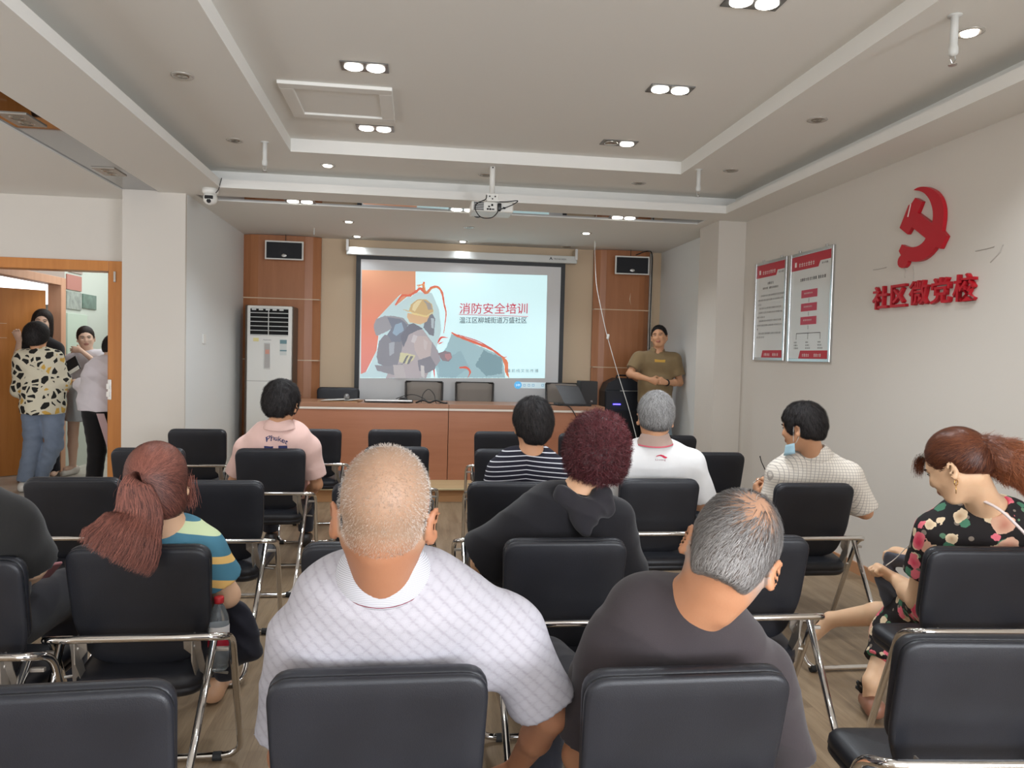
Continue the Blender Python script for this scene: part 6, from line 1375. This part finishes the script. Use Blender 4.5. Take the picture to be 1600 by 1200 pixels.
# ---- 10 the woman in the floral dress
def floral():
    hd = W3(1497, 728, 2.52); nk = W3(1545, 790, 2.56); R = rot(30, -30, 0)
    J = seated(hd, nk, W3(1462, 832, 2.66), W3(1618, 838, 2.48), R, hip=(2.22, 2.72, .53), fwd=26, elL=W3(1436, 938, 2.76), wrL=W3(1400, 905, 2.98), elR=W3(1650, 940, 2.6))
    J['hdL'] = W3(1368, 882, 3.02)
    # the left leg is bare and crossed over, its foot hangs in the aisle; the right foot stands under the chair
    J['knL'] = W3(1412, 955, 3.02); J['anL'] = W3(1298, 968, 3.30); J['toL'] = W3(1266, 1000, 3.34)
    J['knR'] = W3(1400, 985, 2.98); J['anR'] = W3(1362, 1065, 2.90); J['toR'] = W3(1356, 1106, 2.96)
    p = Person('', J, skin('floral', (226, 188, 152), rough=.45), 1.06, .0072, 10, 1.0); p.body(arm=1.2, curl=(1.0, .6), pn={'L': A(.2, -.2, -1)}, lips=1, neckr=.055); p.face(.35, (60, 40, 32))
    n = NT('floral_print', .8, .25); w = n.warp(.05, 11); v1 = n.vor(12.5, w); v2 = n.vor(17, n.warp(.03, 16, n.map(loc=(3, 7, 1)))); v3 = n.vor(26, n.map(loc=(9, 2, 4))); petal = n.math('MULTIPLY', n.noise(46, detail=3), .32)
    base = srgb(38, 34, 34); c = base; r3 = n.sep(v3.outputs['Color']); m3 = n.math('MULTIPLY', n.math('LESS_THAN', v3.outputs['Distance'], .30), n.math('GREATER_THAN', r3[0], .3))
    c = n.mix(m3, c, n.mix(n.math('GREATER_THAN', r3[1], .5), srgb(96, 132, 104), srgb(132, 120, 108)))
    r2 = n.sep(v2.outputs['Color']); m2 = n.math('MULTIPLY', n.math('LESS_THAN', n.math('ADD', v2.outputs['Distance'], petal), .56), n.math('GREATER_THAN', r2[0], .12))
    c = n.mix(m2, c, n.mix(n.math('GREATER_THAN', r2[1], .62), n.ramp(v2.outputs['Distance'], [(0, srgb(176, 140, 108)), (.35, srgb(226, 204, 170))]), srgb(76, 126, 100)))
    r1 = n.sep(v1.outputs['Color']); m1 = n.math('MULTIPLY', n.math('LESS_THAN', n.math('ADD', v1.outputs['Distance'], petal), .62), n.math('GREATER_THAN', r1[0], .22))
    c = n.mix(m1, c, n.mix(n.math('GREATER_THAN', r1[1], .80), n.ramp(n.math('ADD', v1.outputs['Distance'], n.math('MULTIPLY', n.noise(60), .2)), [(.1, srgb(176, 44, 70)), (.30, srgb(222, 72, 98)), (.5, srgb(232, 118, 130))]), n.ramp(v1.outputs['Distance'], [(0, srgb(190, 120, 100)), (.4, srgb(222, 176, 150))])))
    n.col(c); n.bump(n.noise(400), .2)
    p.shirt(n.m, name='dress', sleeve=.60, g=.014, sg=.020, slack=.018, neckr=.070, wr=.003, flare=.014, neckdrop=.02)
    # skirt over the thighs and down the right shin
    F_ = Field(np.minimum(J['hip'], J['anR'])-.3, np.maximum(J['hip'], J['knL'])+.3, .009); ax = unit(J['shR']-J['shL'])
    F_.put(ell(J['hip'], (.20, .17, .14)), .04); F_.put(cone(J['hip']-ax*.09, J['knL'], .115, .082), .04); F_.put(cone(J['hip']+ax*.09, J['knR'], .115, .09), .04); F_.put(cone(J['knR'], J['knR']*.35+J['anR']*.65, .085, .075), .04)
    F_.cutplane(J['knR']*.38+J['anR']*.62, unit(J['anR']-J['knR'])*A(1, 1, 1), .004); V, Q = F_.mesh(); V = relax(V, Q, 1); V = wrinkle(V, normals(V, Q), .008, (12, 12, 16), 3); link('skirt', raw_mesh('skirt', V-p.o, Q), n.m, p.t)
    # hair drawn back into a full, lighter ponytail
    T = A(.0, -.105, .035); C_ = p.cap(.009, face=(.120, -.035, .11, .108), nape=-.050, res=.0045, nape_s=.5, ear=True)
    hm = hairmat('chestnut', (52, 28, 26), (186, 112, 72), .36)
    parts = [(C_[0], C_[1], np.full(len(C_[0]), .12)), strands(C_, 9000, toward(T), .08, (J['head'], R, p.hs), 3, .0008, .01, .08, 5, hv=lambda P, rs: np.clip(.16+rs.normal(0, .10, len(P))+.15*np.clip(P[:, 2]/.12, 0, 1), 0, 1))]
    H, k = J['head'], p.hs; T3 = H+R@(T*k); rs = np.random.RandomState(5)
    cp = [T3, W3(1556, 712, 2.46), W3(1585, 722, 2.44), W3(1612, 742, 2.43), W3(1625, 768, 2.42)]; P = np.array([list(v) for v in spline(cp, 4)]); K = len(P); tt = np.linspace(0, 1, K); rad = np.interp(tt, [0, .2, .5, .8, 1], [.03, .065, .082, .070, .03])
    core = Field(P.min(0)-.12, P.max(0)+.12, .006)
    for i in range(K-1): core.put(cone(P[i], P[i+1], rad[i]*.85, rad[i+1]*.85), .02)
    V, Q = core.mesh(); V = relax(V, Q, 2); V = V+normals(V, Q)*(np.array([noise.noise(Vector(v*30)) for v in V])*.012)[:, None]
    lz = np.clip((V[:, 0]-T3[0])/.20, 0, 1); parts.append((V, Q, .22+.5*lz))
    fl = lambda Pp, r_: (A(1.0, -.1, -.75)+r_.normal(0, .35, Pp.shape))@R
    parts.append(strands((V, Q), 7000, fl, .045, (J['head'], R, p.hs), 6, .0009, .12, .3, 5, curl=.35, follow=False, hv=lambda Pp, r_: np.clip(.25+.65*np.clip(((Pp@R.T+J['head'])[:, 0]-T3[0])/.20, 0, 1)+r_.normal(0, .12, len(Pp)), 0, 1)))
    g2 = H+R@(A(0, .112, .055)*k); n2 = 260; q0 = g2-R@A(0, .022, -.012)+rs.normal(0, .010, (n2, 3)); fwd_ = R@A(0, 1, 0); st = np.cumsum(np.concatenate([np.zeros((n2, 1, 3)), np.tile(fwd_*.014+A(0, 0, .002), (n2, 1, 1))+rs.normal(0, .002, (n2, 1, 3)), np.tile(fwd_*.008+A(0, 0, -.012), (n2, 1, 1))+rs.normal(0, .002, (n2, 1, 3)), np.tile(fwd_*.000+A(0, 0, -.018), (n2, 2, 1))+rs.normal(0, .002, (n2, 2, 3))], 1), 1)
    parts.append(ribbons(q0[:, None]+st, np.tile(A(1, 0, 0), (n2, 1)), np.full(n2, .0007), rs.rand(n2)*.5))
    hairobj('hair', parts, hm, p.t, p.o)
    gold = mat('gold', (214, 168, 96), .2, metal=1); e0 = H+R@(A(-.088, -.008, -.048)*k)-p.o
    t = thing('earring', 'gold hoop and drop earring on the floral-dress woman\'s left ear', 'earring', tuple(p.o))
    bm = bmesh.new(); tube(bm, [Vector(e0+A(-.0+.010*math.cos(a), .004*math.cos(a), -.010+.010*math.sin(a))) for a in [i*PI/8 for i in range(17)]], .0016, 6, False); tube(bm, [Vector(e0+A(0, 0, -.02)), Vector(e0+A(.002, 0, -.05))], .0014, 6); obj('hoop', bm, gold, t, smooth=True)
    # thin cross-body strap, folded dark cloth in the hand, shoe with a bow
    s0, s1, s2, s3 = W3(1522, 776, 2.50), W3(1560, 795, 2.43), W3(1590, 822, 2.40), W3(1625, 860, 2.40); kd = [s0, s1, s2, s3]
    tag(obj('bag_strap', tube(bmesh.new(), spline([Vector(q) for q in kd], 5), .0055, 8), mat('strap_white', (226, 212, 208), .5), smooth=True), 'white bag strap crossing the back of the floral dress', 'strap')
    cl = [cone(W3(1388, 872, 3.02), W3(1425, 880, 2.96), .03, .035, (A(0, 1, 0), .5)), cone(W3(1385, 905, 3.02), W3(1395, 940, 3.0), .045, .05, (A(0, 1, 0), .5)), cone(W3(1385, 905, 3.02), W3(1425, 930, 2.92), .045, .055, (A(0, 1, 0), .6))]
    lo, hi = cone_list_bounds(cl); F_ = Field(lo, hi, .007); [F_.put(q, .03) for q in cl]; V, Q = F_.mesh(); V = relax(V, Q, 2); V = wrinkle(V, normals(V, Q), .006, (22, 22, 30), 2); o = link('folded_jacket', raw_mesh('folded_jacket', V, Q), fabric('slate_cloth', (82, 84, 92))); tag(o, 'dark slate cloth bundled on the floral-dress woman\'s lap', 'cloth')
    tag(obj('thin_cord', tube(bmesh.new(), spline([Vector(W3(1384, 884, 3.0)), Vector(W3(1400, 872, 2.98)), Vector(W3(1420, 852, 2.9)), Vector(W3(1440, 838, 2.75))], 4), .002, 6), M_white, smooth=True), 'thin white cord rising from the floral-dress woman\'s hand', 'cord')
    b = J['anR']; a0 = b+A(.0, -.03, 0); a0[2] = .05; a1 = W3(1355, 1100, 2.98); a1[2] = .035
    F_ = Field(np.minimum(a0, a1)-.1, np.maximum(a0, a1)+.1, .006); F_.put(cone(a0, a1, .044, .038), .02); F_.cutplane(A(0, 0, .006), (0, 0, -1)); V, Q = F_.mesh(); sh = link('shoe', raw_mesh('shoe', V-p.o, Q), mat('brown_shoe', (140, 96, 76), .4), p.t)
    bm = bmesh.new()
    for a in range(5): an_ = a*.7+1.2; tube(bm, spline([Vector(a1-p.o+A(0, 0, .04)), Vector(a1-p.o+A(.05*math.cos(an_), .01, .06+.035*math.sin(an_))), Vector(a1-p.o+A(.035*math.cos(an_+.5), .0, .05+.02*math.sin(an_+.5))), Vector(a1-p.o+A(0, 0, .04))], 4), .006, 6)
    obj('bow', bm, M_black, sh, smooth=True); sh['label'] = 'brown shoe with black bow'
    tag(p.t, 'person in floral dress with full chestnut ponytail, looking down at right', 'person')
floral()

# ---- 11 the presenter
def standing(x, y, base, head, neck, shL, shR, R, elL, elR, wrL, wrR, hip=None, fwd=180, feet=None, **kw):
    a = math.radians(fwd); ax = A(math.cos(a), math.sin(a), 0); fw = A(-math.sin(a), math.cos(a), 0); h = np.array(neck)[2]-base
    J = dict(head=head, neck=neck, shL=shL, shR=shR, elL=elL, elR=elR, wrL=wrL, wrR=wrR, R=R, base=base, hip=A(x, y, base+h*.62) if hip is None else A(*hip))
    J['chest'] = J['hip']*.22+np.array(neck)*.78
    for q, sg in (('L', -1), ('R', 1)):
        J['kn'+q] = A(x, y, base+h*.335)+ax*sg*.10+fw*.02; J['an'+q] = A(x, y, base+.08)+ax*sg*.12-fw*.02; J['to'+q] = J['an'+q]+fw*.15+ax*sg*.04
    for k, v in kw.items(): J[k] = v if k == 'base' else np.array(v, float)
    return J
def presenter():
    Y = 8.30; hd = W3(1030, 526, Y); nk = W3(1027, 551, Y+.03); a = A
    J = standing(2.79, Y+.02, .14, hd, nk, W3(1054, 561, Y), W3(998, 559, Y), rot(152, 4, 6), W3(1062, 598, Y-.02), W3(984, 584, Y-.05), W3(1041, 598, Y-.20), W3(1015, 593, Y-.20), fwd=180)
    J['hdL'] = W3(1024, 594, Y-.24); J['hdR'] = W3(1034, 600, Y-.24); J['hip'] = A(2.76, Y+.03, 1.02); J['chest'] = J['hip']*.25+nk*.75
    p = Person('', J, SK1, 1.04, .0095, 11, 1.02); p.res = .008; p.body(neckr=.058, curl=(.9, .9), pn={'L': A(0, 1, -.3), 'R': A(0, 1, .3)}, jaw=1.12); p.face(.26, (20, 18, 18))
    m = fabric('khaki_polo', (134, 114, 84)); p.shirt(m, sleeve=.72, g=.018, sg=.022, slack=.016, neckr=.062, wr=.004, belly=.02, plane_v=cone(nk+A(-.02, -.07, .03), nk+A(-.03, -.16, -.085), .034, .004), hem=(A(0, 0, .93), (0, 0, -1)))
    p.collar(m, h=.034, w_=.080, drop=.042, span=148, up_=.030); p.trousers(fabric('pale_jeans', (140, 160, 172), vary=.12)); p.shoes(F_shoe)
    p.hair(p.cap(.009, face=(.122, -.012, .115, .104), nape=-.045, res=.0055, ear=True), BLK(), 3000, whorl(), .02, .2, width=.0012)
    c = W3(1039, 562, Y-.14); 
    def stick(name, b0, b1, cc, m_): 
        o = obj(name, box(bmesh.new(), b0[0], b1[0], b0[1], b0[1]+.001, b0[2], b1[2]), m_); bm = bmesh.new(); bm.from_mesh(o.data); bmesh.ops.subdivide_edges(bm, edges=bm.edges, cuts=3); bm.to_mesh(o.data); bm.free(); wrap(o, p)
    u, v = W3(1026, 564, Y-.16), W3(1043, 559, Y-.16); stick('name_bar', u, v, 0, mat('name_bar_gold', (206, 160, 70), .5))
    u, v = W3(1063, 573, Y), W3(1066, 564, Y); stick('sleeve_patch', u, v, 0, mat('patch_red', (196, 40, 52), .6))
    w0 = J['wrL']; t = obj('wristwatch', tube(bmesh.new(), [Vector(w0-unit(J['elL']-w0)*-.012+unit(np.cross(J['elL']-w0, A(0, 0, 1)))*.031*math.cos(b)+A(0, 0, .031)*math.sin(b)) for b in [i*PI/8 for i in range(17)]], .009, 8, False), M_black, smooth=True); tag(t, 'black wristwatch on the presenter\'s wrist', 'watch')
    tag(p.t, 'person in khaki polo and pale jeans standing by the stage, hands clasped', 'person')
presenter()

# ---- 12-15 people in the doorway
def hall():
    # woman with short black hair and boldly patterned blouse, seen from behind
    Y = 8.1; hd = W3(58, 526, Y); nk = W3(62, 549, Y); J = standing(nk[0]+.03, Y, .004, hd, nk, W3(36, 560, Y), W3(84, 560, Y), rot(-12, 4, 6), W3(30, 610, Y), W3(98, 596, Y+.05), W3(50, 622, Y+.25), W3(100, 604, Y+.32), fwd=0)
    J['anL'] = W3(37, 752, Y); J['anL'][2] = .09; J['anR'] = W3(60, 750, Y+.15); J['anR'][2] = .09; J['toL'] = J['anL']+A(-.05, .2, 0); J['toR'] = J['anR']+A(.05, .2, 0)
    p = Person('', J, SK1, 1.05, .009, 12, .95); p.body(curl=(.5, .5))
    n = NT('bold_print_blouse', .85, .2); vv = n.warp(.03, 9); v = n.vor(15, vv); e = n.vor(15, vv, 'DISTANCE_TO_EDGE'); r = n.sep(v.outputs['Color']); inside = n.math('GREATER_THAN', e.outputs['Distance'], .14)
    k = n.mix(n.math('GREATER_THAN', r[0], .66), srgb(40, 40, 38), n.mix(n.math('GREATER_THAN', r[1], .45), srgb(214, 208, 186), srgb(206, 166, 82))); n.col(n.mix(inside, srgb(214, 208, 186), k))
    p.shirt(n.m, name='blouse', long=.75, g=.035, sg=.035, neckr=.064, wr=.008, hem=(A(0, 0, .80), (0, 0, -1)), extra=[(cone(J['hip']+A(0, 0, .1), J['hip']+A(0, 0, -.08), .18, .20), .05)])
    p.trousers(fabric('pale_blue_jeans', (118, 130, 148), vary=.12), g=.026, wr=.006); p.shoes(mat('white_shoe', (214, 210, 202), .5))
    p.hair(p.cap(.028, nape=-.07, extra=[((0, -.04, -.03), (.088, .075, .07), .02)], res=.007), BLK(), 3000, whorl(), .04, .2, width=.0013)
    tag(p.t, 'person in bold black, cream and mustard blouse and jeans, back turned', 'person')
    # woman with long black hair facing the room, mostly behind the first
    Y = 8.75; hd = W3(66, 503, Y); nk = W3(66, 527, Y); J = standing(nk[0], Y, .004, hd, nk, W3(88, 545, Y), W3(42, 540, Y), rot(200, -2, -4), W3(94, 590, Y-.1), W3(26, 566, Y-.1), W3(84, 620, Y-.2), W3(30, 532, Y-.18), fwd=180)
    J['hdR'] = W3(26, 520, Y-.2); p = Person('', J, SK4, 1.04, .009, 13, .9); p.res = .0085; p.body(curl=(.5, .5), arm=.9, pn={'R': A(.3, -1, 0)}); p.face(.5)
    p.shirt(fabric('black_blouse', (34, 32, 34)), name='blouse', sleeve=.5, g=.02, sg=.02, neckr=.07, wr=.003, neckdrop=.03, hem=(A(0, 0, .85), (0, 0, -1))); p.trousers(F_darkpants); p.shoes(F_shoe)
    p.hair(p.cap(.016, face=(.128, -.02, .092, .098), nape=None, extra=[((0, -.05, -.10), (.085, .055, .13), .03), ((.075, -.01, -.10), (.03, .04, .12), .03), ((-.075, -.01, -.10), (.03, .04, .12), .03)], res=.006), hairmat('black3', (18, 14, 13), (60, 48, 42)), 4000, lambda P, rs: np.tile(A(0, -.1, -1), (len(P), 1)), .08, .2, width=.0012, lift=.02)
    tag(p.t, 'person with long black hair in black top, behind the patterned blouse', 'person')
    # young woman in a white top, one hand on her shoulder
    Y = 9.15; hd = W3(134, 528, Y); nk = W3(136, 548, Y); J = standing(nk[0]-.04, Y, .004, hd, nk, W3(158, 556, Y), W3(112, 562, Y), rot(203, -4, 5), W3(166, 580, Y-.1), W3(98, 590, Y-.08), W3(126, 547, Y-.16), W3(112, 598, Y-.25), fwd=180)
    J['hdL'] = W3(114, 546, Y-.14); J['hdR'] = W3(124, 600, Y-.28); p = Person('', J, SK4, 1.04, .009, 14, .86); p.res = .0085; p.body(curl=(.25, .5), arm=.85, pn={'L': A(.1, 1, -.3)}); p.face(.5)
    m = fabric('white_top', (206, 202, 206)); p.shirt(m, name='top', long=.3, g=.018, sg=.022, neckr=.075, wr=.004, neckdrop=.03, hem=(A(0, 0, .86), (0, 0, -1)))
    F_ = Field(J['hip']-A(.3, .3, .5), J['hip']+A(.3, .3, .3), .01); F_.put(cone(J['hip']+A(0, 0, .08), J['hip']+A(0, 0, -.30), .155, .19), .03); F_.cutplane(J['hip']+A(0, 0, -.26), (0, 0, -1)); V, Q = F_.mesh(); V = wrinkle(V, normals(V, Q), .008, (18, 18, 3), 1); link('skirt', raw_mesh('skirt', V-p.o, Q), fabric('pale_skirt', (196, 200, 202)), p.t); p.shoes(mat('white_shoe', (214, 210, 202), .5))
    p.hair(p.cap(.009, face=(.118, -.03, .10, .100), nape=-.04, res=.006), hairmat('black3', (18, 14, 13), (60, 48, 42)), 3000, toward(A(0, -.11, .04)), .05, .2, width=.0012, lift=.02)
    tag(p.t, 'person with tied black hair in white top, hand on her shoulder', 'person')
    # person in white shirt and striped black trousers, half behind the door frame
    Y = 7.85; hd = W3(178, 545, Y+.15); nk = W3(170, 562, Y+.1); J = standing(-3.02, Y, .004, hd, nk, W3(148, 588, Y+.05), W3(196, 585, Y+.05), rot(-10, -20, 0), W3(135, 610, Y+.12), W3(205, 640, Y+.1), W3(122, 598, Y+.32), W3(190, 640, Y+.3), fwd=0)
    J['hip'] = A(-3.06, Y-.02, .92); J['chest'] = J['hip']*.3+nk*.7; p = Person('', J, SK4, 1.04, .009, 15, .98); p.body(curl=(.5, .5))
    p.shirt(fabric('white_overshirt', (204, 198, 202)), long=.8, g=.045, sg=.035, neckr=.07, wr=.009, hem=(A(0, 0, .86), (0, 0, -1)), extra=[(cone(J['hip']+A(0, 0, .1), J['hip']+A(0, 0, -.05), .19, .20), .06)])
    p.trousers(fabric('black_track_trousers', (30, 29, 30)), g=.022, flare=.01); p.shoes(F_shoe)
    bm = bmesh.new(); hp = J['hip']+A(.09, -.02, 0); kn, an = J['knR'], J['anR']; o3 = p.o
    q = [Vector(hp+A(-.09, -.108, -.08)-o3), Vector(kn+A(-.06, -.085, 0)-o3), Vector(an+A(-.045, -.07, .06)-o3)]; r_ = [v+Vector((.07, .002, 0)) for v in q]
    poly(bm, q+r_[::-1], (0, -.006, 0)); obj('trouser_stripe', bm, fabric('pink_stripe', (186, 160, 160)), p.t)
    p.hair(p.cap(.016), BLK(), 1500, whorl(), .04, .2, width=.0013)
    tag(p.t, 'person in loose white shirt and black trousers half behind door frame', 'person')
    c = W3(104, 577, 8.40); t = thing('tablet_folder', 'open black folder with papers held between the people in the doorway', 'folder', tuple(c))
    o = obj('cover', B(-.14, .14, -.006, .006, -.09, .09, .003), M_black, t); obj('paper', B(-.12, .13, -.012, -.006, -.095, -.05, .001), M_white, t); t.rotation_euler = (math.radians(-30), math.radians(-35), 0)
    tag(obj('wrist_strap', tube(bmesh.new(), [Vector(W3(98+3.6*math.cos(a), 644+14*math.sin(a), 8.35)) for a in [i*PI/8 for i in range(17)]], .004, 6, False), mat('strap_grey', (96, 98, 106), .6), smooth=True), 'grey wrist strap hanging beside the patterned blouse', 'strap')
hall()

# ------------------------------------------------------------------ small things among the audience
t = thing('water_bottle', 'clear plastic water bottle with red cap and red label beside ponytailed woman', 'bottle', tuple(W3(341, 1045, 2.60))); z0 = t.location.z
pl = mat('clear_plastic', (225, 232, 236), .08, trans=.9, ior=1.2); 
obj('body', lathe(bmesh.new(), [(0, 0), (.028, 0), (.033, .006), (.031, .02), (.034, .03), (.034, .07), (.031, .078), (.034, .085), (.034, .16), (.030, .185), (.018, .215), (.013, .222), (.013, .235), (0, .235)], n=28), pl, t, smooth=True)
obj('label_band', lathe(bmesh.new(), [(.0345, .082), (.0348, .086), (.0348, .118), (.0345, .120)], n=28), mat('bottle_red', (176, 30, 54), .4), t, smooth=True)
obj('label_band', lathe(bmesh.new(), [(.0345, .121), (.0348, .124), (.0348, .150), (.0345, .153)], n=28), mat('bottle_white', (214, 212, 212), .4), t, smooth=True)
obj('bottle_cap', lathe(bmesh.new(), [(0, .250), (.015, .249), (.0165, .245), (.0165, .228), (.013, .226)], n=24), mat('cap_red', (186, 44, 50), .4), t, smooth=True)
cl = [cone(W3(368, 955, 2.86), W3(372, 1010, 2.84), .045, .06, (A(0, 1, 0), .7)), cone(W3(385, 975, 2.86), W3(392, 1015, 2.86), .03, .045, (A(0, 1, 0), .7)), cone(W3(360, 1010, 2.9), W3(352, 1050, 2.9), .06, .04), cone(W3(350, 1000, 3.05), W3(340, 1000, 2.9), .05, .05)]
lo, hi = cone_list_bounds(cl); F_ = Field(lo, hi, .008); [F_.put(q, .04) for q in cl]; V, Q = F_.mesh(); V = relax(V, Q, 2); V = wrinkle(V, normals(V, Q), .008, (20, 20, 26), 4)
tag(link('cloth_bag', raw_mesh('cloth_bag', V, Q), fabric('black_bag', (40, 40, 48))), 'black cloth bag bunched on the lap of the ponytailed woman', 'bag')
